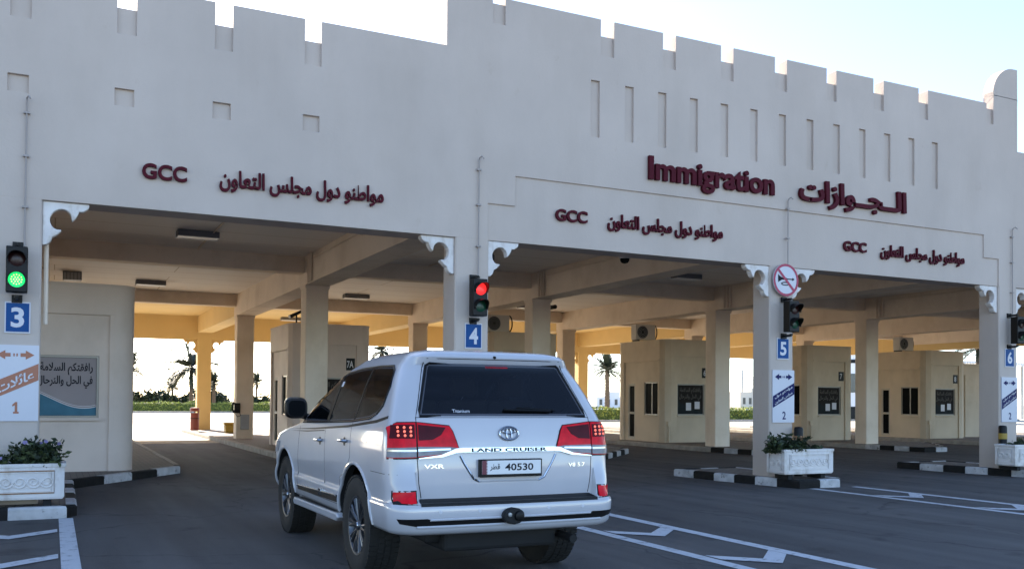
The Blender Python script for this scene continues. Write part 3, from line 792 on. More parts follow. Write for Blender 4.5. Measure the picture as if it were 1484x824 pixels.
    m = MB(); m.tube([(.06+.12,-.03,0),(.06+.12,-.03,.62)], .03, 8); m.box(.12,.24,-.06,0.02,.55,.70) ; m.build('pipe_stub', paint_m, t)
    return t
FILMD = mat('poster_faint', (.030, .027, .025), .5, spec=.03, var=.2, scale=3); FILMD2 = mat('poster_faint_teal', (.024, .03, .033), .5, spec=.03, var=.2, scale=3); INKD = mat('poster_faint_ink', (.12, .11, .10), .5, spec=.03, var=.05)
booth(-.93, 18.85, '', 'grey booth with a large Arabic window poster behind the left pillar', 'full', BOOTHGREY, (1.12, 2.26))
booth(5.83, 25.7, '7A', 'brown booth left of the white SUV, behind a square column', 'faint', BOOTHGREY)
booth(11.93, 25.7, '5', 'beige booth behind the red traffic light, mostly hidden by the SUV', 'faint', BEIGE)
booth(18.21, 25.7, '6', 'beige booth numbered 6 with an air conditioner on its roof, right of the SUV', 'faint', BEIGE)
booth(24.44, 25.7, '7', 'beige booth numbered 7 behind the pillar with sign 5', 'faint', BEIGE)
booth(30.55, 25.7, '8', 'beige booth at the right, left of the pillar with sign 6', 'faint', BEIGE)
t = thing('booth_annex', (32.88, 26.6, .138), 'plain beige annex room between the last booth and pillar 6', 'annex')
m = MB(); m.relief([0,.25,1.05,2.4],[0,2.55,2.62,2.95], lambda u, v: .05 if .25 < u < 1.05 and v < 2.55 else 0., .5, lambda u, v, n: (u, n, v)); m.box(0,2.4,.5,1.9,0,2.95); m.build('wall', BEIGE, t)
m = MB(); m.box(-.02,2.43,-.03,1.93,2.952,3.02); m.build('roof', BEIGE, t)

# ---- air conditioners on the booth roofs
def ac_unit(x, y, z, label, rz=0):
    t = thing('air_conditioner', (x, y, z), label, 'air conditioner', 'air conditioners on booth roofs', rz)
    m = MB(); m.box(-.40,.40,-.16,.16,.05,.58); m.build('casing', ACWHITE, t, bevel=.015)
    m = MB(); m.box(-.34,-.26,-.17,.17,0,.05); m.box(.26,.34,-.17,.17,0,.05); m.build('foot', BLACK, t)
    m = MB(); m.lathe([(.22,-.165),(.22,-.16)], (-.13,0,.31), 'y', 28); gr = m.build('fan_grille', BLACK, t)
    m = MB()
    for rr in (.07,.12,.17,.21): m.tube([(-.13+rr*math.cos(a),-.172,.31+rr*math.sin(a)) for a in [2*PI*i/24 for i in range(24)]], .006, 5, closed=True)
    m.build('guard_ring', GREYM, gr)
    m = MB(); m.lathe([(.10,.0),(.10,.012)], (.405-.012,0,.31), 'x', 20); m.build('side_panel', BLACK, t)
    m = MB(); m.tube([(.38,0,.55)]+[(.46+.11*math.sin(a),0,.33+.25*math.cos(a)) for a in [PI*i/10 for i in range(11)]]+[(.44,0,.02)], .022, 8); m.build('hose', BLACK, t, smooth=True)
ZR = .138+3.445
ac_unit(18.45, 27.3, ZR, 'air conditioner on the roof of booth 6 right of the SUV')
ac_unit(30.9, 27.1, ZR, 'air conditioner on the roof of the booth left of pillar 6')
ac_unit(12.45, 26.6, ZR, 'air conditioner on the booth roof just right of the red traffic light')

# ---- planters
def planter(x, y, z, label, plain=False):
    t = thing('planter', (x, y, z), label, 'planter', 'white carved planters at the pillars')
    W, D, H = 1.14, .46, .44
    def ring(s, zz): return [(-W/2*s, -D/2*s, zz), (W/2*s, -D/2*s, zz), (W/2*s, D/2*s, zz), (-W/2*s, D/2*s, zz)]
    m = MB(); L = [ring(.96,.09), ring(1.0,.12), ring(1.0,.09+H-.05), ring(1.03,.09+H-.04), ring(1.03,.09+H), ring(.93,.09+H), ring(.92,.09+H-.06)]
    for a, b in zip(L, L[1:]):
        for i in range(4): m.face([a[i], a[(i+1) % 4], b[(i+1) % 4], b[i]])
    m.face(L[0]); m.face(L[-1]); m.build('box', ORN, t, bevel=.006)
    y0 = -D/2
    def rim(m, f, w2, z0, z1, r=.008):
        m.tube([f(-w2, z0), f(w2, z0), f(w2, z1), f(-w2, z1)], r, 6, closed=True)
    def scroll(m, f, cxx, cz, s):
        for sg in (-1, 1):
            p = []
            for i in range(26):
                a = i/25*3.4*PI; rr = s*(1-.78*i/25); p.append(f(cxx+sg*s*.9+sg*rr*math.cos(a+PI), cz+rr*.9*math.sin(a+PI)))
            m.tube(p, .011, 6)
    F = lambda u, v: (u, y0-.004, v); S = lambda u, v: (-W/2-.004, u, v)
    m = MB(); rim(m, F, W*.40, .17, .44); m.build('frame_moulding', RUST if 'left' in label else ORN, t, smooth=True)
    m = MB()
    for q in (-.30, 0, .30): scroll(m, F, q, .305, .085)
    rim(m, F, W*.37, .19, .42, .005); m.build('front_scroll', ORN, t, smooth=True)
    m = MB(); rim(m, S, D*.34, .17, .44); scroll(m, S, 0, .305, .075); m.build('side_scroll', ORN, t, smooth=True)
    for sx in (-1, 1):
        m = MB(); m.box(sx*.38-.05, sx*.38+.05, -.17, .17, 0, .09); m.build('foot', DARK, t)
    m = MB(); m.box(-W/2*.9, W/2*.9, -D/2*.88, D/2*.88, .40, .47); m.build('soil', SOIL, t)
    return t
planter(-.42, 13.14, .148, 'white carved planter with rusty panel lines in front of the left pillar')
planter(12.07, 12.86, .148, 'white carved planter at the kerb nose below the number 5 sign')
planter(18.16, 12.86, .148, 'white carved planter at the right edge below the number 6 sign')
def plant(x, y, z, spread, n, size, seed, label, flowers=None, h=.3, lean=(0,0)):
    t = thing('leafy_plant', (x, y, z), label, 'plant', 'plants in the pillar planters')
    rnd = random.Random(seed)
    tips = [(rnd.uniform(-spread, spread), rnd.uniform(-.17, .17), rnd.uniform(.25, 1)) for _ in range(max(8, int(26*spread/.3)))]
    tips = [(a+lean[0]*c, b*(.6+.6*c)+lean[1]*c, h*c*(1-.35*abs(a)/spread)) for a, b, c in tips]
    def where(r):
        a, b, c = r.choice(tips); u = r.random()**.5
        return Vector((a*(.55+.45*u)+r.gauss(0,.03), b*(.5+.5*u)+r.gauss(0,.03), c*u+r.gauss(0,.02)))
    V, F = leaf_cloud(n, where, size, seed); cloud_obj('foliage', V, F, [LEAF1, LEAF1, LEAF2], t, seed)
    m = MB()
    for a, b, c in tips: m.tube([(a*.4,b*.4,-.03),(a*.8,b*.8,c*.6),(a,b,c)], .005, 5)
    m.build('stem', LEAF1, t)
    if flowers:
        for i, (a, b, c) in enumerate(rnd.sample(tips, min(len(tips), flowers))):
            m = MB(); rr = rnd.uniform(.022, .034); o = Vector((a, b-.05, c+.015)); d = Vector((rnd.uniform(-.5,.5), -1, rnd.uniform(0,.8))).normalized()
            u = d.orthogonal().normalized(); v = d.cross(u)
            ring = [o+(u*math.cos(2*PI*j/10)+v*math.sin(2*PI*j/10))*rr*(1 if j % 2 else .8)+d*.01 for j in range(10)]
            for j in range(10): m.face([o-d*.005, ring[j], ring[(j+1) % 10]])
            m.build('flower', PETAL if rnd.random() < .7 else PETALW, t)
plant(-.17, 13.06, .60, .30, 1300, .075, 3, 'dark green plant with pale purple flowers at the right of the left planter', 6, .42)
plant(-.72, 13.08, .60, .22, 700, .06, 4, 'smaller dark green plant at the left of the left planter', 3, .26)
plant(11.72, 12.80, .60, .34, 1200, .09, 5, 'sprawling leafy plant spilling over the left of the middle planter', None, .40, (-.12,-.08))
plant(12.30, 12.88, .60, .27, 700, .05, 6, 'low green ground plant at the right of the middle planter', None, .14)
plant(18.15, 12.88, .60, .40, 800, .06, 8, 'low green plant filling the planter at the right edge', None, .16)

# ---- striped posts
for x, y, lab in ((12.42, 13.27, 'short dark banded post behind the middle planter, right of lane sign 5'), (18.07, 13.26, 'yellow and black striped post behind the right planter')):
    t = thing('striped_post', (x, y, .148), lab, 'post')
    m = MB(); m.lathe([(.085,0),(.085,.86),(.07,.90),(0.001,.91)], (0,0,0), 'z', 20); m.build('post', BLACK, t, smooth=True)
    for z in (.1, .36, .62):
        m = MB(); m.lathe([(.088,z),(.088,z+.12)], (0,0,0), 'z', 20, cap=False); m.build('band', YELLOW if x > 15 else RUST, t, smooth=True)

# ---- ceiling lights
for x, y, lab in ((2.7, 20.6, 'flat ceiling light box nearest the front in the left lane'), (2.6, 30.0, 'flat ceiling light box farther back in the left lane, right of the booth'),
                  (9.1, 20.6, 'flat ceiling light box above the SUV lane, nearest the front wall'), (9.1, 30.5, 'flat ceiling light box halfway back above the SUV lane'), (9.2, 40.5, 'flat ceiling light box near the rear wall above the SUV lane'),
                  (15.6, 21.0, 'flat ceiling light box left of pillar 5 near the camera dome'), (15.6, 30.5, 'flat ceiling light box halfway back in the bay above booth 6'), (21.9, 21.0, 'flat ceiling light box in the bay right of pillar 5')):
    t = thing('ceiling_light', (x, y, 5.0), lab, 'ceiling light', 'ceiling light boxes under the canopy')
    m = MB(); m.prism([(-.42,-.16),(.42,-.16),(.42,.16),(-.42,.16)], lambda u, v: (u, v, -.002), lambda u, v: (u, v, -.13)); m.build('housing', FIXTURE, t, bevel=.01)
    m = MB(); m.box(-.40,.40,-.14,.14,-.142,-.131); m.build('diffuser', DIFFUSER, t)
    m = MB(); m.box(-.43,.43,.15,.175,-.15,-.02); m.build('reflector_lip', DIFFUSER, t)
t = thing('air_vent', (.45, 29.0, 5.0), 'grey grille box on the ceiling above the left booth', 'vent')
m = MB(); m.box(-.24,.24,-.2,.2,-.24,-.002); m.build('casing', FIXTURE, t, bevel=.01)
m = MB()
for i in range(5): m.box(-.22+.09*i, -.16+.09*i, -.215, -.2, -.23, -.04)
m.build('grille', GREYM, t)

# ---- security cameras
t = thing('security_camera', (9.1, Y0+.5, 4.12), 'small white dome camera hanging behind the middle opening edge', 'camera')
m = MB(); m.box(-.04,.04,0,.03,-.04,.06); m.tube([(0,0,.0),(0,.13,0),(0,.15,-.03)], .025, 10); m.build('arm', ORN, t, smooth=True)
m = MB(); m.lathe([(.001,.01),(.09,.0),(.105,-.04),(.1,-.06)], (0,.16,-.03), 'z', 24); m.build('cap', ORN, t, smooth=True)
m = MB(); m.lathe([(.085,-.06),(.08,-.10),(.055,-.135),(.001,-.15)], (0,.16,-.03), 'z', 24); m.build('dome', DGLASS, t, smooth=True)
t = thing('bullet_camera', (cx(5)+PW, 23.1, 4.12), 'small dark bullet camera on the column behind traffic light 4', 'camera')
m = MB(); m.tube([(0,0,0),(.12,0,0)], .02, 8); m.build('arm', GREYM, t)
m = MB(); m.lathe([(.05,-.16),(.06,-.15),(.06,.10),(.04,.12)], (.14,0,.0), 'y', 16); m.build('housing', BLACK, t, smooth=True)
t = thing('flood_light', (6.1, 26.2, ZR), 'small dark flood light tilted on the roof of the booth left of the SUV', 'flood light')
m = MB(); m.box(-.02,.02,-.02,.02,0,.25); m.build('stand', BLACK, t)
m = MB(); m.prism([(-.18,.15),(.16,.33),(.13,.40),(-.21,.24)], lambda u, v: (u, -.12, v), lambda u, v: (u, .12, v)); m.build('lamp_head', BLACK, t, bevel=.01)
m = MB(); m.tube([(.2,0,.0),(.2,0,1.4)], .012, 6); m.build('cable', BLACK, t)

# ---- small things on the far islands
t = thing('litter_bin', (5.24, 40.2, .148), 'dark red litter bin beside the far warm-lit column', 'bin')
m = MB(); m.lathe([(.15,.02),(.17,.05),(.175,.72),(.165,.74)], (0,0,0), 'z', 20); m.build('body', REDBIN, t, smooth=True)
m = MB(); m.lathe([(.185,.80),(.185,.92),(.16,.95),(.001,.96)], (0,0,0), 'z', 20); m.build('lid', REDBIN, t, smooth=True)
m = MB()
for a in range(4): m.box(.15*math.cos(a*PI/2)-.015,.15*math.cos(a*PI/2)+.015,.15*math.sin(a*PI/2)-.015,.15*math.sin(a*PI/2)+.015,.74,.80)
m.build('lid_support', BLACK, t)
m = MB(); m.lathe([(.178,.5),(.178,.53)], (0,0,0), 'z', 20, cap=False); m.build('band', BLACK, t)
t = thing('grit_box', (6.25, 38.0, .148), 'yellow box on the far island beside the dark square column', 'box')
m = MB(); m.prism([(-.16,0),(.16,0),(.18,.30),(-.18,.30)], lambda u, v: (u, -.2, v), lambda u, v: (u, .2, v)); m.build('body', YELLOW, t, bevel=.02)
m = MB(); m.xprism([(-.22,.305),(.22,.305),(.19,.40),(-.12,.40)], -.20, .20); m.build('lid', YELLOW, t, bevel=.015)
t = thing('wall_telephone', (cx(4)+.02, 32.46, 1.0), 'black telephone handset hanging on the second column from the left lane', 'telephone')
m = MB(); m.box(-.10,.10,-.08,.04,0,.34); m.build('box', BLACK, t, bevel=.02)
m = MB(); m.tube([(-.12,-.1,.36),(-.17,-.1,.26),(-.17,-.1,.12),(-.10,-.1,.02)], .03, 8, radii=[.045,.025,.025,.045]); m.build('handset', DARK, t, smooth=True)
m = MB(); m.tube([(-.1,-.1,.02),(.0,-.12,-.12),(.1,-.1,-.08),(.08,-.06,.02)], .012, 6); m.build('cord', DARK, t, smooth=True)
t = thing('junction_box', (cx(4)+.28, 32.5, .45), 'grey cabinet low on the second column from the left lane', 'cabinet')
m = MB(); m.box(-.14,.14,-.09,0,0,.5); m.build('cabinet', GREYM, t, bevel=.008)
m = MB(); m.box(-.12,.12,-.097,-.091,.02,.48); m.build('door', GREYM, t)

# ================================================================== VEGETATION AND FAR THINGS
def hedge(x0, x1, y, w, h, label, seed):
    t = thing('hedge', ((x0+x1)/2, y, 0), label, 'hedge', 'clipped hedges beyond the canopy')
    W = (x1-x0)/2
    def where(r):
        s = r.random()
        bump = .06*math.sin(r.uniform(0,6))
        x = r.uniform(-W, W); hh = h+.05*math.sin(x*1.7+seed)+.04*math.sin(x*4.1)
        if s < .55: return Vector((x, -w/2+r.gauss(0,.06), r.uniform(.0, hh)))
        if s < .9: return Vector((x, r.uniform(-w/2, w/2), hh+r.gauss(0,.05)))
        return Vector((x, w/2+r.gauss(0,.06), r.uniform(0, hh)))
    V, F = leaf_cloud(int((x1-x0)*300), where, .16, seed); cloud_obj('foliage', V, F, [HEDGE1, HEDGE2, HEDGE2], t, seed)
    m = MB(); m.box(-W+.05, W-.05, -w/2+.08, w/2-.08, 0, h-.08); m.build('inner_branches', HEDGE1, t)
hedge(-8, 27, 102, 1.6, .98, 'long clipped green hedge far behind the left lane', 1)
hedge(34, 76, 60, 1.4, .95, 'clipped green hedge beyond the booths on the right', 2)
island([(-14,97.6),(32,97.6),(32,99.2),(-14,99.2)], blk=1.6)
island([(30,57),(80,57),(80,58),(30,58)], blk=1.2)

def palm_meshes(seed, nf=34, fl=2.3):
    rnd = random.Random(seed); V = []; F = []
    for i in range(nf):
        az = 2*PI*i*.381966+rnd.uniform(-.2,.2); el = R(rnd.uniform(-25, 85)); L = fl*rnd.uniform(.8, 1.1)
        p = Vector((0,0,0)); d = Vector((math.cos(az)*math.cos(el), math.sin(az)*math.cos(el), math.sin(el))); pts = [p.copy()]; N = 14
        for j in range(N):
            d = (d+Vector((0,0,-.035-.05*j/N))).normalized(); p = p+d*L/N; pts.append(p.copy())
        for j in range(N):
            a, b = pts[j], pts[j+1]; tdir = (b-a).normalized(); side = tdir.cross(Vector((0,0,1)))
            if side.length < .1: side = Vector((1,0,0))
            side.normalize(); upv = side.cross(tdir)
            wv = side*.03*(1.3-j/N); k = len(V); V += [a-wv, a+wv, b+wv*.8, b-wv*.8]; F += [(k,k+1,k+2), (k,k+2,k+3)]
            if j < 2: continue
            ll = .52*math.sin(PI*min(1, (j+1.5)/(N+1)))**.6*fl/2.3
            for q in (0, .5):
                o = a.lerp(b, q)
                for s in (-1, 1):
                    e = (side*s*.9+tdir*.7+upv*rnd.uniform(.0,.35)).normalized()*ll*rnd.uniform(.8,1.15); e.z -= .06
                    w = tdir*.042; k = len(V); V += [o-w, o+w, o+e*.6+w*.7, o+e-Vector((0,0,.05))]; F += [(k,k+1,k+2), (k,k+2,k+3)]
    me = bpy.data.meshes.new('crown'); me.from_pydata([tuple(v) for v in V], [], F); me.materials.append(FROND); me.update(); return me
PALMS = [palm_meshes(11, 48), palm_meshes(12, 42), palm_meshes(13, 52)]
def palm(x, y, hc, rad, label, v=0, tr=.2):
    t = thing('palm_tree', (x, y, 0), label, 'palm tree', 'date palms beyond the canopy')
    c = bpy.data.objects.new('crown', PALMS[v % 3]); COL.objects.link(c); c.parent = t; c.location = (0,0,hc); s = rad*1.25/2.3; c.scale = (s,s,s); c.rotation_euler = (0,0,v*1.3)
    m = MB(); n = max(6, int(hc/.3)); prof = []
    for i in range(n):
        z = hc*i/n; r = tr*(1.15-.25*i/n); prof += [(r*1.12, z), (r*.9, z+hc/n*.85)]
    prof.append((tr*1.3, hc-.05)); prof.append((tr*.6, hc+.15)); m.lathe(prof, (0,0,0), 'z', 14); m.build('trunk', BARK, t, smooth=True, sharp=80)
EYE = 1.5
def gp(px, d):
    """ground point at forward distance d in the direction of a photo column"""
    lat = (px-742)/1359*d; return (.898*lat+.44*d, -.44*lat+.898*d)
for px, d, zc, rad, lab, v in ((277,106,4.8,3.0,'large date palm behind the leftmost far column',0),(250,150,2.9,1.9,'small far palm left of the leftmost far column',1),(372,165,4.2,1.7,'small slender palm seen between column and booth left of the SUV',2),
                               (186,108,4.6,2.2,'date palm half hidden behind the left booth',1),(880,98,4.7,1.7,'date palm with thick trunk left of booth 6',2),(553,100,6.6,1.5,'palm crown rising above the booth left of the SUV',0),(1418,88,6.7,2.0,'palm crown above the white roof at far right',1),(310,110,3.2,1.2,'low shaggy palm right of the leftmost far column',2)):
    x, y = gp(px, d); palm(x, y, zc, rad, lab, v, .24 if d < 99 else .19)
def bush(px, d, w, h, label, seed):
    x, y = gp(px, d); t = thing('bush', (x, y, 0), label, 'bush', 'dark bushes behind the hedge')
    h *= .92; rnd = random.Random(seed); lob = [(rnd.uniform(-w*.6, w*.6), rnd.uniform(-w*.3, w*.3), h*rnd.uniform(.35,.8), rnd.uniform(.25,.45)*h) for _ in range(9)]
    def where(r):
        a, b, c, q = r.choice(lob); d3 = Vector((r.gauss(0,1), r.gauss(0,1), r.gauss(0,1))).normalized()*q*r.random()**.4
        return Vector((a, b, max(.05, c))) + Vector((d3.x*1.2, d3.y, d3.z))
    V, F = leaf_cloud(1500, where, .42, seed); cloud_obj('foliage', V, F, [LEAF1, LEAF1, LEAF2], t, seed)
    m = MB()
    for a, b, c, q in lob[:5]: m.tube([(0,0,0),(a*.5,b*.5,c*.5),(a,b,c)], .05, 6, radii=[.07,.05,.02])
    m.build('branch', BARK, t)
for i, (px, d, w, h, lab) in enumerate(((205,112,2.2,2.4,'dark bush at the left booth edge behind the hedge'),(228,120,2.0,2.5,'dark bush left of the small far palm'),(262,125,2.2,2.0,'low dark bush under the small far palm'),
                                        (300,118,1.8,3.4,'tall dark bush directly right of the far column'),(322,118,2.6,2.2,'wide bush between the far column and the dark column'),(378,125,2.0,2.0,'low bush under the slender palm left of the SUV'))):
    bush(px, d, w, h, lab, 40+i)
# distant buildings
x, y = gp(1078, 150); t = thing('far_building', (x, y, 0), 'pale low building with rooftop steelwork far beyond booth 6', 'building')
m = MB(); m.box(-3.2,3.2,-3,3,0,3.1); m.box(-1.0,3.2,-3.01,-2,3.1,3.7); m.build('wall', FARWALL, t)
for i in range(5):
    m = MB(); m.box(-2.7+1.2*i,-2.2+1.2*i,-3.04,-3.0,1.2,2.2); m.build('window', FARGLASS, t)
m = MB()
for i in range(4): m.box(-.9+1.1*i,-.8+1.1*i,-2,-1.9,3.7,5.4)
for z in (4.3, 5.0, 5.4): m.box(-.9,2.5,-2,-1.9,z,z+.1)
m.box(-1.6,-1.35,-1.5,-1.25,3.1,6.6); m.build('roof_steelwork', GREYM, t)
x, y = gp(874, 150); t = thing('far_building', (x, y, 0), 'pale low building behind the thick palm trunk left of booth 6', 'building')
m = MB(); m.box(-3,3,-3,3,0,2.2); m.box(-1.0,1.2,-3.02,-1,2.2,3.0); m.build('wall', FARWHITE, t)
for i in range(4):
    m = MB(); m.box(-2.5+1.4*i,-2.0+1.4*i,-3.05,-3.0,.9,1.8); m.build('window', FARGLASS, t)
x, y = gp(1246, 82); t = thing('far_building', (x, y, 0), 'white ribbed two storey building in the gap left of column by booth 7', 'building', rz=-.3)
m = MB(); m.box(-2.2,2.2,-2,2,1.2,7.6)
for i in range(17): m.box(-2.2+.27*i,-2.1+.27*i,-2.05,-2.0,5.3,7.5)
m.build('wall', FARWHITE, t)
m = MB(); m.box(-2.22,2.22,-2.06,-2.0,2.4,4.0); m.build('window_band', FARGLASS, t)
m = MB(); m.box(-2.22,2.22,-2.07,-2.0,4.9,5.2); m.box(-2.1,2.1,-1.9,1.9,0,1.2); m.build('plinth', BLACK, t)
# white canopy roof seen above the booth at the right
x, y = gp(1400, 92); t = thing('white_canopy', (x, y, 0), 'white ribbed canopy roof beyond the booth left of pillar 6', 'canopy')
m = MB(); m.box(-9,9,-.3,6,5.5,5.7); m.build('roof', FARWHITE, t)
m = MB()
for i in range(45): m.box(-9+.4*i,-8.9+.4*i,-.36,-.3,5.3,6.3)
m.box(-9,9,-.4,-.36,6.25,6.35); m.build('parapet_railing', FARWHITE, t)
for i in range(5):
    m = MB(); m.box(-8.8+4.3*i,-8.6+4.3*i,0,.2,0,5.5); m.build('post', GREYM, t)
# ================================================================== WHITE SUV
car = thing('parked_car', (3.25, 6.55, 0), 'white four wheel drive SUV seen from behind, stopped before the checkpoint lane', 'car')
# key slices: z, half width, rear y, front y, rear corner radius, front corner radius
KEY = [(.46,.90,.10,4.70,.20,.35),(.48,.955,.045,4.78,.20,.35),(.51,.975,.022,4.83,.20,.36),(.60,.986,.004,4.88,.20,.38),(.67,.988,.0,4.90,.20,.38),(.695,.985,.008,4.90,.20,.38),(.705,.978,.02,4.90,.20,.38),
       (.712,.975,.095,4.90,.18,.38),(.73,.975,.118,4.91,.17,.38),(.80,.980,.112,4.92,.17,.38),(.86,.983,.112,4.92,.17,.38),(.945,.985,.112,4.90,.17,.38),(1.02,.985,.116,4.86,.17,.40),(1.10,.983,.122,4.74,.17,.42),(1.16,.980,.128,4.40,.17,.45),
       (1.205,.975,.134,4.05,.17,.45),(1.24,.970,.140,3.72,.17,.40),(1.265,.965,.145,3.45,.17,.30),(1.30,.955,.152,3.36,.17,.25),(1.335,.945,.160,3.29,.17,.22),(1.37,.932,.172,3.22,.17,.20),(1.45,.905,.215,3.05,.17,.20),
       (1.55,.870,.275,2.83,.17,.20),(1.65,.832,.338,2.60,.17,.22),(1.73,.795,.390,2.42,.18,.24),(1.78,.770,.415,2.30,.19,.26),(1.805,.750,.395,2.22,.20,.28),(1.845,.725,.375,2.08,.20,.30),(1.875,.690,.395,1.92,.20,.32),
       (1.900,.62,.47,1.72,.22,.34),(1.914,.50,.62,1.50,.22,.34),(1.922,.30,.85,1.25,.2,.2)]
def plan(z, w, yr, yf, rr, rf, bow=.045, bowf=.16, nr=20, nc=9, ns=56, nf=18):
    rr = min(rr, w*.7); rf = min(rf, w*.7, (yf-yr)*.35); P = []
    k = bow/(w*w)
    pod = .075*max(0, min(1, (z-.708)/.004))*max(0, min(1, (.95-z)/.20))
    XN = [-1,-.97,-.955]+[-.9+1.8*i/16 for i in range(17)]+[.955,.97,1]
    for t in XN:                                            # rear, left to right; the bumper corners stand out beside the step
        x = (w-rr)*t; P.append((x, yr+k*x*x-(pod if abs(t) > .96 else 0)))
    xe = w-rr; ye = yr+k*xe*xe
    for i in range(1, nc+1):
        a = -PI/2+PI/2*i/nc; P.append((xe+rr*math.cos(a), ye+rr+(rr+pod)*math.sin(a)))
    y0 = ye+rr; y1 = yf-rf-bowf*.6
    for i in range(1, ns+1): P.append((w, y0+(y1-y0)*i/ns))
    yq = yf-bowf*.6
    for i in range(1, nc+1):
        a = PI/2*i/nc; P.append((w-rf+rf*math.cos(a), y1+(rf)*math.sin(a)))
    xf = w-rf
    for i in range(1, nf+1):
        x = xf-2*xf*i/nf; P.append((x, yq+bowf*.6*(1-(x/max(xf,.01))**2)))
    for i in range(1, nc+1):
        a = PI/2+PI/2*i/nc; P.append((-(w-rf)+rf*math.cos(a), y1+rf*math.sin(a)))
    for i in range(1, ns+1): P.append((-w, y1+(y0-y1)*i/ns))
    for i in range(1, nc):
        a = PI+PI/2*i/nc; P.append((-xe+rr*math.cos(a), ye+rr+(rr+pod)*math.sin(a)))
    return [(x, y, z) for x, y in P]
def loft(slices):
    m = MB(); rings = [[m.bm.verts.new(p) for p in plan(*s)] for s in slices]; n = len(rings[0])
    for A, B in zip(rings, rings[1:]):
        for i in range(n): m.bm.faces.new([A[i], A[(i+1) % n], B[(i+1) % n], B[i]])
    m.bm.faces.new(rings[0][::-1]); m.bm.faces.new(rings[-1])
    return m
body = loft(KEY)
bmesh.ops.recalc_face_normals(body.bm, faces=body.bm.faces)
BV = BVHTree.FromBMesh(body.bm)
body = body.build('body', [CARWHITE, DARK], car)
SIDE, REAR, FRONT = 'side', 'rear', 'front'
def hit(u, v, mode, sgn=-1):
    if mode == REAR: o, d = Vector((u, -2, v)), Vector((0, 1, 0))
    elif mode == FRONT: o, d = Vector((u, 7, v)), Vector((0, -1, 0))
    else: o, d = Vector((sgn*3, u, v)), Vector((-sgn, 0, 0))
    h = BV.ray_cast(o, d)
    if h[0] is None: return None, None
    n = h[1]
    if n.dot(d) > 0: n = -n
    return h[0], n
def conform(name, poly, mode, mt, off=.004, thick=.02, sgn=-1, parent=None, step=.05, nudge=None):
    """panel that follows the body: outline (u, v), tessellated and laid on the surface with its own thickness"""
    bm = bmesh.new(); vs = [bm.verts.new((a, b, 0)) for a, b in poly]; bm.faces.new(vs)
    us = [p[0] for p in poly]; vv = [p[1] for p in poly]
    for ax, lo, hi in ((0, min(us), max(us)), (1, min(vv), max(vv))):
        k = int((hi-lo)/step)
        for i in range(1, k+1):
            c = lo+(hi-lo)*i/(k+1); co = [0,0,0]; no = [0,0,0]; co[ax] = c; no[ax] = 1
            bmesh.ops.bisect_plane(bm, geom=bm.verts[:]+bm.edges[:]+bm.faces[:], plane_co=co, plane_no=no)
    bm.verts.ensure_lookup_table(); top = []; bot = []; last = None
    for v in bm.verts:
        p, n = hit(v.co.x, v.co.y, mode, sgn)
        if p is None:
            p, n = last
        last = (p, n); top.append(p+n*off); bot.append(p-n*thick)
    m = MB(); idx = {v: i for i, v in enumerate(bm.verts)}; T = [m.bm.verts.new(p) for p in top]; B = [m.bm.verts.new(p) for p in bot]
    for f in bm.faces: m.bm.faces.new([T[idx[v]] for v in f.verts])
    for e in bm.edges:
        if len(e.link_faces) == 1:
            a, b = idx[e.verts[0]], idx[e.verts[1]]; m.bm.faces.new([T[a], T[b], B[b], B[a]])
    bm.free()
    return m.build(name, mt, parent or car, smooth=True, doubles=0, sharp=35)
def conf_text(name, s, x, z, w, h, mt, depth=.006, bold=.02, off=.0, parent=None):
    vs, fs = text_mesh(s, w, h, depth, bold)
    def f(v):
        p, n = hit(x+v.x, z+v.y, REAR); return tuple(p-Vector((0, off+v.z, 0)))
    return faces_obj(name, vs, fs, f, mt, parent or car)
def conf_tube(name, path, mode, r, mt, off=0., sgn=-1, parent=None, closed=False, n=6):
    m = MB(); P = []
    for u, v in path:
        p, nn = hit(u, v, mode, sgn)
        if p is not None: P.append(p+nn*off)
    m.tube(P, r, n, closed=closed); return m.build(name, mt, parent or car, smooth=True)
def boolean(o, cutter_mb, mats=None):
    c = cutter_mb.build('cut', mats or [DARK]); md = o.modifiers.new('x', 'BOOLEAN'); md.object = c; md.operation = 'DIFFERENCE'; md.solver = 'EXACT'; md.material_mode = 'TRANSFER'
    dg = bpy.context.evaluated_depsgraph_get(); me = bpy.data.meshes.new_from_object(o.evaluated_get(dg)); o.modifiers.clear()
    old = o.data; o.data = me; bpy.data.meshes.remove(old); bpy.data.objects.remove(c)
car.location = (0, 0, 0); bpy.context.view_layer.update()
RA, FA, WZ = 1.14, 3.97, .425
for y in (RA, FA):
    for s in (-1, 1):
        m = MB(); prof = []
        pts = [(y+.515*math.cos(a), .43+.515*math.sin(a)) for a in [PI*i/20 for i in range(21)]]
        pts = [(y+.50, .30)]+pts+[(y-.50, .30)]
        a, b = (s*.62, s*1.2); m.xprism(pts if s > 0 else pts[::-1], a, b); boolean(body, m, [DARK])
GL = [(.63,1.735),(.70,1.774),(1.10,1.782),(1.60,1.772),(2.00,1.745),(2.28,1.695),(2.52,1.61),(2.78,1.475),(3.12,1.285),(3.10,1.262),(2.2,1.283),(1.34,1.308),(.84,1.345),(.66,1.385),(.57,1.45),(.56,1.60)]
RGL = [(-.735,1.372),(.735,1.372),(.725,1.42),(.60,1.775),(.575,1.795),(-.575,1.795),(-.60,1.775),(-.725,1.42)]
WGL = [(-.76,1.345),(.76,1.345),(.64,1.76),(-.64,1.76)]
INT = [(z, w-.075, yr+.10, min(yf-.12, 3.25 if z < 1.34 else yf-.10), .12, .15) for z, w, yr, yf, a, b in KEY if .72 < z < 1.84]
boolean(body, loft(INT), [DARK])
def shrink(poly, d): return inset(poly, d)
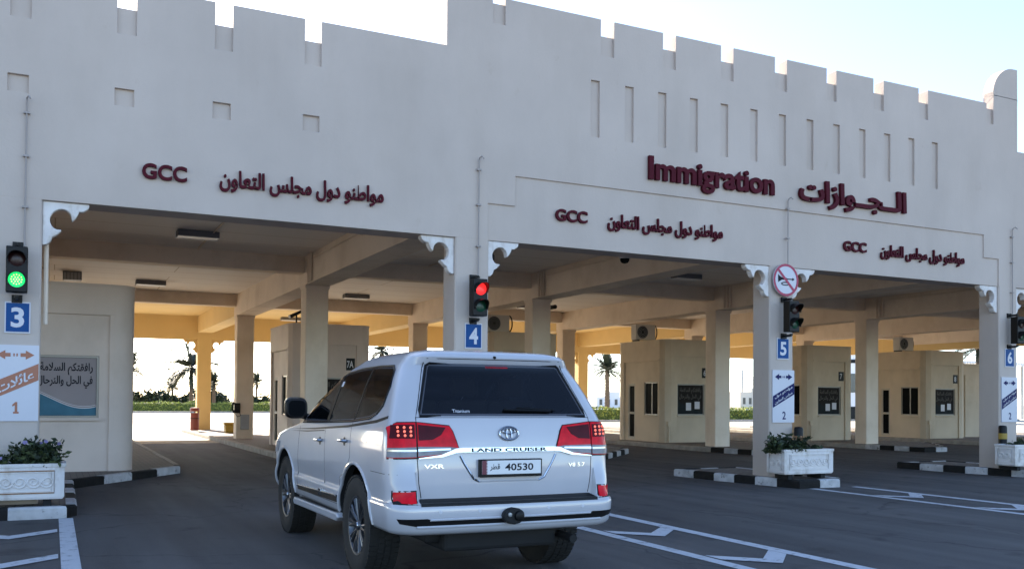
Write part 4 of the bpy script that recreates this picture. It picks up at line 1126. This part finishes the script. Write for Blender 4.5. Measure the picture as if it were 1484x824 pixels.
HOLE = [(.585,1.60),(.65,1.725),(.71,1.753),(1.10,1.764),(1.60,1.754),(1.99,1.727),(2.27,1.678),(2.50,1.593),(2.76,1.458),(3.03,1.300),(2.2,1.302),(1.34,1.328),(.85,1.365),(.69,1.402),(.60,1.46)]
m = MB(); m.xprism(HOLE[::-1], -1.3, 1.3); boolean(body, m, [DARK])
m = MB(); m.prism(shrink(RGL, .02), lambda u, v: (u, -.5, v), lambda u, v: (u, .60, v)); boolean(body, m, [DARK])
m = MB(); m.prism(shrink(WGL, .02), lambda u, v: (u, 2.15, v), lambda u, v: (u, 4.2, v)); boolean(body, m, [DARK])
me = body.data; me.polygons.foreach_set('use_smooth', [True]*len(me.polygons)); me.set_sharp_from_angle(angle=R(38))
# glass
conform('rear_window', RGL, REAR, TINT, .001, .004)
for s in (-1, 1):
    def cut(lo, hi):
        out = []
        P = GL
        def clip(P, x, keep):
            o = []
            for i in range(len(P)):
                a, b = P[i-1], P[i]; ia, ib = keep(a[0], x), keep(b[0], x)
                if ia != ib: t = (x-a[0])/(b[0]-a[0]); o.append((x, a[1]+(b[1]-a[1])*t))
                if ib: o.append(b)
            return o
        P = clip(P, lo, lambda a, x: a >= x); return clip(P, hi, lambda a, x: a <= x)
    for lo, hi in ((.55, 1.24), (1.28, 2.08), (2.17, 3.2)):
        conform('side_window', cut(lo, hi), SIDE, TINT, .001, .004, s)
    conform('window_pillar', cut(2.08, 2.17), SIDE, BLACK, .004, .03, s); conform('window_pillar', cut(1.24, 1.28), SIDE, BLACK, .003, .02, s)
    conf_tube('window_trim', GL, SIDE, .011, BLACK, .0, s, closed=True)
    conf_tube('chrome_trim', [(3.10,1.257),(2.2,1.278),(1.34,1.303),(.80,1.338),(.66,1.378)], SIDE, .008, CHROME, .006, s)
conf_tube('window_seal', RGL, REAR, .012, BLACK, .0, closed=True)
conform('windscreen', WGL, FRONT, CLEARG, .001, .004)
# door gaps
for s in (-1, 1):
    for p in ([(1.28,1.30),(1.275,1.0),(1.38,.88),(1.62,.80),(1.64,.56)], [(2.16,1.285),(2.16,.56)], [(3.22,1.25),(3.30,.9),(3.30,.56)], [(1.64,.555),(3.30,.555)]):
        conf_tube('door_gap', p_ if False else [(a+(c-a)*t/8, b+(d-b)*t/8) for (a, b), (c, d) in zip(p, p[1:]) for t in range(9)], SIDE, .0035, BLACK, -.0015, s, n=5)
    conf_tube('bumper_gap', [(.17+.06*i, .925) for i in range(9)], SIDE, .0035, BLACK, -.0015, s, n=5)
    conform('fuel_flap' if s > 0 else 'side_reflex', [(.90,1.08),(1.06,1.08),(1.06,1.22),(.90,1.22)] if s > 0 else [(.78,1.145),(.80,1.145),(.80,1.165),(.78,1.165)], SIDE, CARWHITE, .0015, .01, s)
    # shoulder stripe decals
    conform('stripe_decal', [(3.62,1.175),(2.6,1.215),(1.4,1.272),(.62,1.335),(.36,1.372),(.35,1.350),(.60,1.312),(1.4,1.252),(2.6,1.198)], SIDE, BLACK, .002, .004, s)
    conform('stripe_decal', [(3.66,1.155),(2.9,1.178),(2.2,1.206),(2.2,1.196),(2.9,1.166)], SIDE, BLACK, .002, .004, s)
    # lower door moulding
    conform('door_moulding', [(1.66,.635),(3.22,.60),(3.24,.555),(1.66,.575)], SIDE, BLACK, .014, .01, s)
    conf_tube('moulding_strip', [(1.67+.155*i,.632-.0034*i) for i in range(11)], SIDE, .010, CHROME, .014, s)
    conform('moulding_badge', [(2.20,.585),(2.30,.585),(2.30,.645),(2.20,.645)], SIDE, CHROME, .022, .0, s)
    # arch lips
    for y in (RA, FA):
        conf_tube('wheel_arch_lip', [(y+.525*math.cos(a), .43+.525*math.sin(a)) for a in [PI*(.04+.92*i/28) for i in range(29)]], SIDE, .016, CARWHITE, -.004, s, n=8)
    # door handles
    for y, z in ((1.46,1.135),(2.34,1.105)):
        p, n = hit(y, z, SIDE, s)
        m = MB(); m.tube([p+Vector((s*.005,-.10,0)), p+Vector((s*.035,-.075,0)), p+Vector((s*.038,.06,0)), p+Vector((s*.005,.095,0))], .014, 8); m.build('door_handle', CHROME, car, smooth=True)
        m = MB(); q = p+Vector((-s*.012,.0,-.01)); m.lathe([(.04,0),(.04,s*.014)], q, 'x', 16); m.build('handle_recess', BLACK, car)
    # side step
    m = MB(); m.xprism([(1.68,.40),(3.40,.38),(3.46,.42),(3.40,.455),(1.66,.475),(1.60,.44)], s*.80, s*1.0); m.build('side_step', CARWHITE, car, bevel=.015)
    m = MB(); m.face([(s*.86,1.72,.482),(s*.985,1.76,.4815),(s*.985,3.30,.465),(s*.86,3.34,.4645)]); m.build('step_tread', DARK, car, doubles=0)
    # sill
    m = MB(); m.xprism([(1.60,.44),(3.46,.44),(3.46,.56),(1.60,.56)], s*.70, s*.93); m.build('sill', CARWHITE, car, bevel=.02)
    # mirror
    m = MB(); prof = [(0,.115,.085),(.03,.135,.105),(.10,.125,.10),(.16,.07,.055)]
    rings = []
    for yy, hx, hz in prof:
        rings.append([(s*(1.065)+s*hx*.86*(abs(math.cos(t))**.6)*math.copysign(1, math.cos(t)), 3.00+yy, 1.40+hz*(abs(math.sin(t))**.6)*math.copysign(1, math.sin(t))) for t in [2*PI*i/28 for i in range(28)]])
    for A, B in zip(rings, rings[1:]):
        for i in range(28): m.face([A[i], A[(i+1) % 28], B[(i+1) % 28], B[i]], 0)
    m.face(rings[0], 0); m.face(rings[-1], 0)
    mi = m.build('mirror', BLACK, car, smooth=True)
    m = MB(); m.face([(s*1.065+s*.085*(abs(math.cos(t))**.6)*math.copysign(1, math.cos(t)), 2.997, 1.40+.082*(abs(math.sin(t))**.6)*math.copysign(1, math.sin(t))) for t in [2*PI*i/28 for i in range(28)]]); m.build('mirror_glass', DGLASS, mi)
    m = MB(); m.tube([(s*.88,3.10,1.30),(s*1.0,3.08,1.33),(s*1.06,3.07,1.37)], .035, 8); m.build('mirror_arm', BLACK, mi, smooth=True)
    m = MB(); cap = [[(x+s*.004, y+.012, z+.012*(z > 1.40)) for x, y, z in rg if z > 1.42] for rg in rings[1:]]
    for A, B in zip(cap, cap[1:]):
        for i in range(min(len(A), len(B))-1): m.face([A[i], A[i+1], B[i+1], B[i]])
    m.build('mirror_cap', CARWHITE, mi, smooth=True)
    # headlamp edge wrapping onto the wing
    conform('headlight', [(4.20,1.02),(4.58,1.0),(4.56,.86),(4.30,.90)], SIDE, LENSCLEAR, .006, .02, s)
    # tail lights: wing part and tailgate part
    f = s
    O = [(f*.775,1.322),(f*.90,1.318),(f*.955,1.285),(f*.972,1.05),(f*.775,1.055)]
    I = [(f*.762,1.322),(f*.50,1.293),(f*.478,1.25),(f*.435,1.125),(f*.56,1.075),(f*.762,1.058)]
    def P(poly): return poly if s < 0 else poly
    conform('tail_light_bezel', [(f*.768,1.330),(f*.50,1.302),(f*.470,1.255),(f*.425,1.120),(f*.56,1.062),(f*.762,1.045),(f*.974,1.04),(f*.958,1.292),(f*.90,1.327)], REAR, BLACK, .004, .02)
    tl = conform('tail_light', O, REAR, LENSRED, .012, .01); ti = conform('tail_light', I, REAR, LENSRED, .012, .01)
    conform('reverse_lens', [(f*.775,1.135),(f*.964,1.128),(f*.970,1.055),(f*.775,1.06)], REAR, LENSCLEAR, .016, .0, parent=tl)
    conform('reverse_lens', [(f*.762,1.138),(f*.50,1.134),(f*.445,1.124),(f*.56,1.08),(f*.762,1.063)], REAR, LENSCLEAR, .016, .0, parent=ti)
    conform('dark_lens', [(f*.755,1.305),(f*.535,1.282),(f*.575,1.225),(f*.645,1.19),(f*.755,1.185)], REAR, LENSDARK, .0155, .0, parent=ti)
    conform('dark_lens', [(f*.785,1.305),(f*.935,1.30),(f*.952,1.20),(f*.785,1.20)], REAR, LENSDARK, .0155, .0, parent=tl)
    for i in range(3):
        for j in range(3):
            x, z = f*(.815+.042*i), 1.222+.03*j; p, n = hit(x, z, REAR); q = p+n*.017
            m = MB(); m.lathe([(.001,-.006),(.010,-.003),(.011,0)], q, 'y', 10, cap=False); m.build('led', LEDDOT, tl)
    for (z0, z1) in ((1.10,1.115),):
        conform('lens_rib', [(f*.775,z1),(f*.96,z1),(f*.965,z0),(f*.775,z0)], REAR, CHROME, .018, .0, parent=tl); conform('lens_rib', [(f*.762,z1+.005),(f*.50,z1+.008),(f*.50,z0+.01),(f*.762,z0)], REAR, CHROME, .018, .0, parent=ti)
    # bumper reflectors
    conform('bumper_reflector', [(f*.80,.80),(f*.945,.795),(f*.945,.712),(f*.80,.712)], REAR, LENSRED, .006, .02)
    conform('reflector_bezel', [(f*.79,.81),(f*.955,.805),(f*.955,.703),(f*.79,.703)], REAR, BLACK, .002, .02)
# tailgate
def line(pts, n=10): return [(a+(c-a)*t/n, b+(d-b)*t/n) for (a, b), (c, d) in zip(pts, pts[1:]) for t in range(n+1)]
conf_tube('tailgate_gap', line([(-.765,1.36),(-.767,1.04),(-.755,.86),(-.735,.745)]), REAR, .004, BLACK, -.0015, n=5)
conf_tube('tailgate_gap', line([(.765,1.36),(.767,1.04),(.755,.86),(.735,.745)]), REAR, .004, BLACK, -.0015, n=5)
conf_tube('tailgate_gap', line([(-.62,1.80),(-.765,1.36)]), REAR, .004, BLACK, -.0015, n=5); conf_tube('tailgate_gap', line([(.62,1.80),(.765,1.36)]), REAR, .004, BLACK, -.0015, n=5)
conf_tube('tailgate_gap', line([(-.60,1.832),(.60,1.832)]), REAR, .004, BLACK, -.0015, n=5)
conf_tube('tailgate_gap', line([(-.765,1.362),(.765,1.362)]), REAR, .003, BLACK, -.001, n=5)
ch = conform('chrome_bar', [(-.46,1.120),(-.40,1.126),(.40,1.126),(.46,1.120),(.58,1.073),(.76,1.050),(.76,1.044),(.57,1.056),(.46,1.086),(.40,1.090),(-.40,1.090),(-.46,1.086),(-.57,1.056),(-.76,1.044),(-.76,1.050),(-.58,1.073)], REAR, CHROME, .022, .01)
conf_text('letters', 'LAND CRUISER', -.33, 1.094, .66, .029, BLACK, .003, .02, .022, ch)
conf_text('model_badge', 'VXR', -.715, .97, .16, .032, CHROME, .006, .015)
conf_text('model_badge', 'V8 5.7', .54, .96, .16, .032, CHROME, .006, .015)
# maker's badge: three ellipses
def ell(cx_, cz, a, b, n=40): return [(cx_+a*math.cos(2*PI*i/n), cz+b*math.sin(2*PI*i/n)) for i in range(n)]
em = conf_tube('badge', ell(0,1.235,.082,.052), REAR, .0085, CHROME, .012, closed=True, n=8)
conf_tube('badge_ring', ell(0,1.252,.052,.020), REAR, .007, CHROME, .012, closed=True, n=8, parent=em); conf_tube('badge_ring', ell(0,1.232,.022,.048), REAR, .007, CHROME, .012, closed=True, n=8, parent=em)
# number plate in its recess
conf_tube('recess_trim', line([(-.42,1.065),(-.385,1.0),(-.31,.885),(-.26,.862)], 6), REAR, .009, CHROME, .002); conf_tube('recess_trim', line([(.42,1.065),(.385,1.0),(.31,.885),(.26,.862)], 6), REAR, .009, CHROME, .002)
conf_tube('recess_edge', line([(-.26,.862),(.26,.862)]), REAR, .006, CARWHITE, .0)
m = MB(); m.box(-.272,.272,.070,.118,.895,1.035); pl = m.build('number_plate', BLACK, car, bevel=.006)
m = MB(); m.box(-.258,.258,.0665,.0695,.918,1.026); m.build('plate_face', PLATEW, pl)
m = MB(); xr = [(-.258,.918),(-.222,.918)]
for i in range(9): xr += [(-.222,.918+.012*i),(-.208,.924+.012*i)]
xr += [(-.222,1.026),(-.258,1.026)]
m.face([(a,.0662,b) for a, b in xr]); m.build('plate_stripe', PLATEM, pl)
flat_text('plate_text', 'قطر', -.19, .945, .085, .055, .0660, INK, pl, bold=.015); flat_text('plate_text', '40530', -.06, .945, .25, .056, .0660, INK, pl, bold=.02)
# rear bumper
conform('bumper_tread', [(-.78,.708),(.78,.708),(.745,.738),(-.745,.738)], REAR, BLACK, .004, .004)
m = MB(); N = 30
for i in range(N):
    xa, xb = -.77+1.54*i/N, -.77+1.54*(i+1)/N
    def ya(x, z): return hit(x, z, REAR)[0].y
    m.face([(xa, ya(xa,.69)+.004,.7135),(xb, ya(xb,.69)+.004,.7135),(xb, ya(xb,.74),.7145),(xa, ya(xa,.74),.7145)]); m.face([(xa, ya(xa,.69)+.004,.7135),(xb, ya(xb,.69)+.004,.7135),(xb, ya(xb,.69)-.003,.690),(xa, ya(xa,.69)-.003,.690)])
m.build('bumper_step', BLACK, car, smooth=True)
conform('bumper_grille', [(-.94,.598),(-.72,.598),(-.66,.578),(.66,.578),(.72,.598),(.94,.598),(.92,.562),(.80,.540),(-.80,.540),(-.92,.562)], REAR, BLACK, .003, .02)
conf_tube('bumper_lip', line([(-.80,.534),(.80,.534)], 24), REAR, .012, CARWHITE, .0, n=8)
conf_tube('bumper_crease', line([(-.70,.588),(.70,.588)], 24), REAR, .010, CARWHITE, .0, n=8)
for s in (-1, 1):
    for x in (.30, .62):
        p, n = hit(s*x, .645, REAR); m = MB(); m.lathe([(.001,-.004),(.014,-.003),(.015,.0)], p, 'y', 14, cap=False); m.build('parking_sensor', SIGNWHITE, car)
m = MB(); oc = [(-.03+.088*math.cos(a)*(1.06 if i % 2 else 1), .598+.066*math.sin(a)) for i, a in enumerate([2*PI*i/12 for i in range(12)])]
m.prism(oc, lambda u, v: (u, -.06, v), lambda u, v: (u, .03, v)); tc = m.build('tow_cover', DARK, car, bevel=.012)
m = MB(); m.lathe([(.03,-.085),(.038,-.08),(.04,-.06)], (.005,0,.60), 'y', 16); m.build('socket_cap', BLACK, tc, smooth=True)
m = MB(); m.lathe([(.001,-.072),(.016,-.07),(.018,-.06)], (-.075,0,.612), 'y', 12); m.build('bolt', GREYM, tc)
# high brake light, wiper, washer, sticker
conform('high_brake_light', [(-.09,1.762),(.11,1.762),(.11,1.782),(-.09,1.782)], REAR, LENSRED, .010, .01)
conf_tube('rear_wiper', [(-.02+.03*i, 1.415-.0008*i) for i in range(15)], REAR, .012, BLACK, .018)
conf_tube('wiper_blade', [(.10+.034*i, 1.432-.0018*i) for i in range(11)], REAR, .009, BLACK, .014)
m = MB(); p, n = hit(-.02, 1.85, REAR); m.lathe([(.001,-.012),(.012,-.008),(.014,.006)], p, 'y', 12); m.build('washer_nozzle', BLACK, car)
conf_text('window_sticker', 'Titanium', -.46, 1.40, .145, .026, SIGNWHITE, 0, .01, .004)
conform('window_sticker', [(2.02,1.665),(2.09,1.66),(2.09,1.615),(2.02,1.62)], SIDE, SIGNWHITE, .003, .0, -1)
# roof ribs
for x in (-.45, -.22, .0, .22, .45):
    m = MB(); m.tube([(x, .75+.1*i, (BV.ray_cast(Vector((x, .75+.1*i, 3)), Vector((0,0,-1)))[0].z)-.003) for i in range(12)], .010, 6); m.build('roof_rib', CARWHITE, car, smooth=True)
# interior: seats with head restraints, dashboard, steering wheel
def seat(x, y):
    m = MB(); m.prism([(y,.98),(y+.5,.98),(y+.5,1.10),(y+.12,1.08),(y-.08,1.50),(y-.18,1.50)], lambda u, v: (x-.23, u, v), lambda u, v: (x+.23, u, v)); st = m.build('seat', DARK, car, bevel=.04)
    m = MB(); m.prism([(y-.17,1.53),(y-.07,1.53),(y-.09,1.70),(y-.17,1.70)], lambda u, v: (x-.12, u, v), lambda u, v: (x+.12, u, v)); m.build('headrest', DARK, st, bevel=.03)
for x in (-.42, .42):
    seat(x, 2.15)
for x in (-.48, 0, .48): seat(x, 1.25)
m = MB(); m.prism([(2.85,.85),(3.15,.85),(3.15,1.26),(2.95,1.28),(2.80,1.15)], lambda u, v: (-.84, u, v), lambda u, v: (.84, u, v)); m.build('dashboard', DARK, car, bevel=.03)
m = MB(); m.tube([(-.42+.18*math.cos(2*PI*i/24), 2.72+.06*math.sin(2*PI*i/24), 1.20+.17*math.sin(2*PI*i/24)) for i in range(24)], .014, 6, closed=True); m.build('steering_wheel', DARK, car, smooth=True)
# underbody
m = MB(); m.box(-.62,.62,.35,4.5,.36,.52); m.box(-.5,.5,.25,.75,.30,.47); m.build('underbody', DARK, car, bevel=.03)
m = MB(); m.tube([(-.75,RA,WZ),(.75,RA,WZ)], .055, 10); m.lathe([(.02,-.15),(.13,-.06),(.13,.06),(.02,.15)], (0.1,RA,WZ), 'y', 16); m.build('rear_axle', DARK, car, smooth=True)
m = MB(); m.tube([(-.75,FA,WZ),(.75,FA,WZ)], .05, 10); m.build('front_axle', DARK, car)
m = MB(); m.tube([(.55,.9,.40),(.58,.35,.38),(.58,.10,.37)], .035, 10); m.build('exhaust_pipe', DARK, car, smooth=True)
# wheels
RIMM = mat('rim_dark', (.10,.105,.115), .3, .8, var=.1); 
def tyre_mat():
    m, nt, b = nodes('tyre_rubber'); L = nt.links.new
    tc_ = nt.nodes.new('ShaderNodeTexCoord'); n_ = nt.nodes.new('ShaderNodeTexNoise'); n_.inputs['Scale'].default_value = 12
    L(tc_.outputs['Object'], n_.inputs['Vector']); rp = nt.nodes.new('ShaderNodeValToRGB'); rp.color_ramp.elements[0].color = (.006,.006,.0055,1); rp.color_ramp.elements[1].color = (.015,.014,.013,1)
    L(n_.outputs['Fac'], rp.inputs[0]); L(rp.outputs[0], b.inputs['Base Color']); b.inputs['Roughness'].default_value = .8; return m
TYRE = tyre_mat()
def wheel(y, s):
    w = empty('wheel', (s*.835, y, WZ)); w.parent = car
    m = MB(); prof = [(.245,.12),(.30,.135),(.37,.14),(.405,.125),(.421,.10),(.425,.04),(.425,-.04),(.421,-.10),(.405,-.125),(.36,-.14),(.245,-.12)]
    m.lathe([(r, s*h) for r, h in prof], (0,0,0), 'x', 56, cap=False)
    for i in range(56):                                        # tread blocks
        a0, a1 = 2*PI*(i+.12)/56, 2*PI*(i+.88)/56
        for (h0, h1, sh) in ((-.128,-.065,0), (-.05,-.005,.5), (.005,.05,0), (.065,.128,.5)):
            q = 2*PI*sh/56; ro = .433 if abs(h0) < .1 and abs(h1) < .1 else .428
            P = [(s*h, rr_*math.cos(a+q), rr_*math.sin(a+q)) for rr_ in (.41, ro) for a, h in ((a0,h0),(a1,h0),(a1,h1),(a0,h1))]
            for f in ((4,5,6,7),(0,1,5,4),(1,2,6,5),(2,3,7,6),(3,0,4,7)): m.face([P[k] for k in f])
    m.build('tyre', TYRE, w, smooth=True, doubles=0, sharp=30)
    m = MB(); m.lathe([(.247,s*.118),(.25,s*.125),(.235,s*.122),(.225,s*.10),(.215,s*.03),(.21,-s*.10)], (0,0,0), 'x', 48, cap=False)
    for i in range(10):
        a = 2*PI*i/10; t = .16
        for da in (-t*.5, t*.5):
            A = a+da
            p0 = (s*.085, .05*math.cos(a), .05*math.sin(a)); p1 = (s*.105, .14*math.cos(A*1), .14*math.sin(A)); p2 = (s*.108, .232*math.cos(A+da*.3), .232*math.sin(A+da*.3))
            m.tube([p0, p1, p2], .014, 6, radii=[.020,.014,.015])
    m.lathe([(.001,s*.118),(.035,s*.115),(.045,s*.10),(.06,s*.08),(.06,s*.03)], (0,0,0), 'x', 24, cap=False)
    rm = m.build('rim', RIMM, w, smooth=True)
    m = MB(); m.lathe([(.001,s*.126),(.028,s*.124),(.034,s*.116)], (0,0,0), 'x', 20, cap=False); m.build('hub_cap', CHROME, w, smooth=True)
    m = MB(); m.lathe([(.165,s*.02),(.165,-s*.01)], (0,0,0), 'x', 32); m.lathe([(.205,-s*.03),(.205,-s*.09)], (0,0,0), 'x', 32); m.build('brake_disc', GREYM, w)
    for o in w.children: pass
for y in (RA, FA):
    for s in (-1, 1): wheel(y, s)
car.location = (3.285, 6.63, 0); car.rotation_euler = (0, 0, R(-.8))
# ================================================================== LIGHT, SKY, CAMERA
SUN_EL, SUN_AZ = 27., -6.      # azimuth counted from +Y towards +X
w = bpy.data.worlds.new('World'); SC.world = w; w.use_nodes = True
nt = w.node_tree; bg = nt.nodes['Background']
sk = nt.nodes.new('ShaderNodeTexSky'); sk.sky_type = 'NISHITA'; sk.sun_disc = False
sk.sun_elevation = R(SUN_EL); sk.sun_rotation = R(SUN_AZ); sk.dust_density = 0.4; sk.air_density = 0.7; sk.ozone_density = 1.0
nt.links.new(sk.outputs[0], bg.inputs[0]); bg.inputs[1].default_value = .10
sl = bpy.data.lights.new('sun', 'SUN'); sl.energy = 5.0; sl.angle = R(.5); sl.color = (1, .89, .74)
so = bpy.data.objects.new('sun', sl); COL.objects.link(so)
d = Vector((math.sin(R(SUN_AZ))*math.cos(R(SUN_EL)), math.cos(R(SUN_AZ))*math.cos(R(SUN_EL)), math.sin(R(SUN_EL))))
so.rotation_euler = d.to_track_quat('Z', 'Y').to_euler(); so.location = (0, 60, 60)

cd = bpy.data.cameras.new('camera'); co = bpy.data.objects.new('camera', cd); COL.objects.link(co); SC.camera = co
a, p, q = R(26.1), R(1.0), R(.45)
fw = Vector((math.sin(a)*math.cos(p), math.cos(a)*math.cos(p), math.sin(p)))
r0 = Vector((math.cos(a), -math.sin(a), 0)); u0 = r0.cross(fw)
rr = r0*math.cos(q)+u0*math.sin(q); uu = -r0*math.sin(q)+u0*math.cos(q)
M = Matrix((rr, uu, -fw)).transposed().to_4x4(); M.translation = (0, 0, 1.5); co.matrix_world = M
cd.sensor_fit = 'HORIZONTAL'; cd.sensor_width = 36; cd.lens = 36*1359/1484; cd.shift_y = (556-412)/1484
cd.clip_start = .1; cd.clip_end = 4000
SC.view_settings.view_transform = 'Standard'; SC.view_settings.look = 'None'; SC.view_settings.gamma = 1; SC.view_settings.exposure = 2.35
SC.view_settings.use_curve_mapping = False
SC.cycles.max_bounces = 10; SC.cycles.diffuse_bounces = 7; SC.cycles.transparent_max_bounces = 12
SC.cycles.use_denoising = True
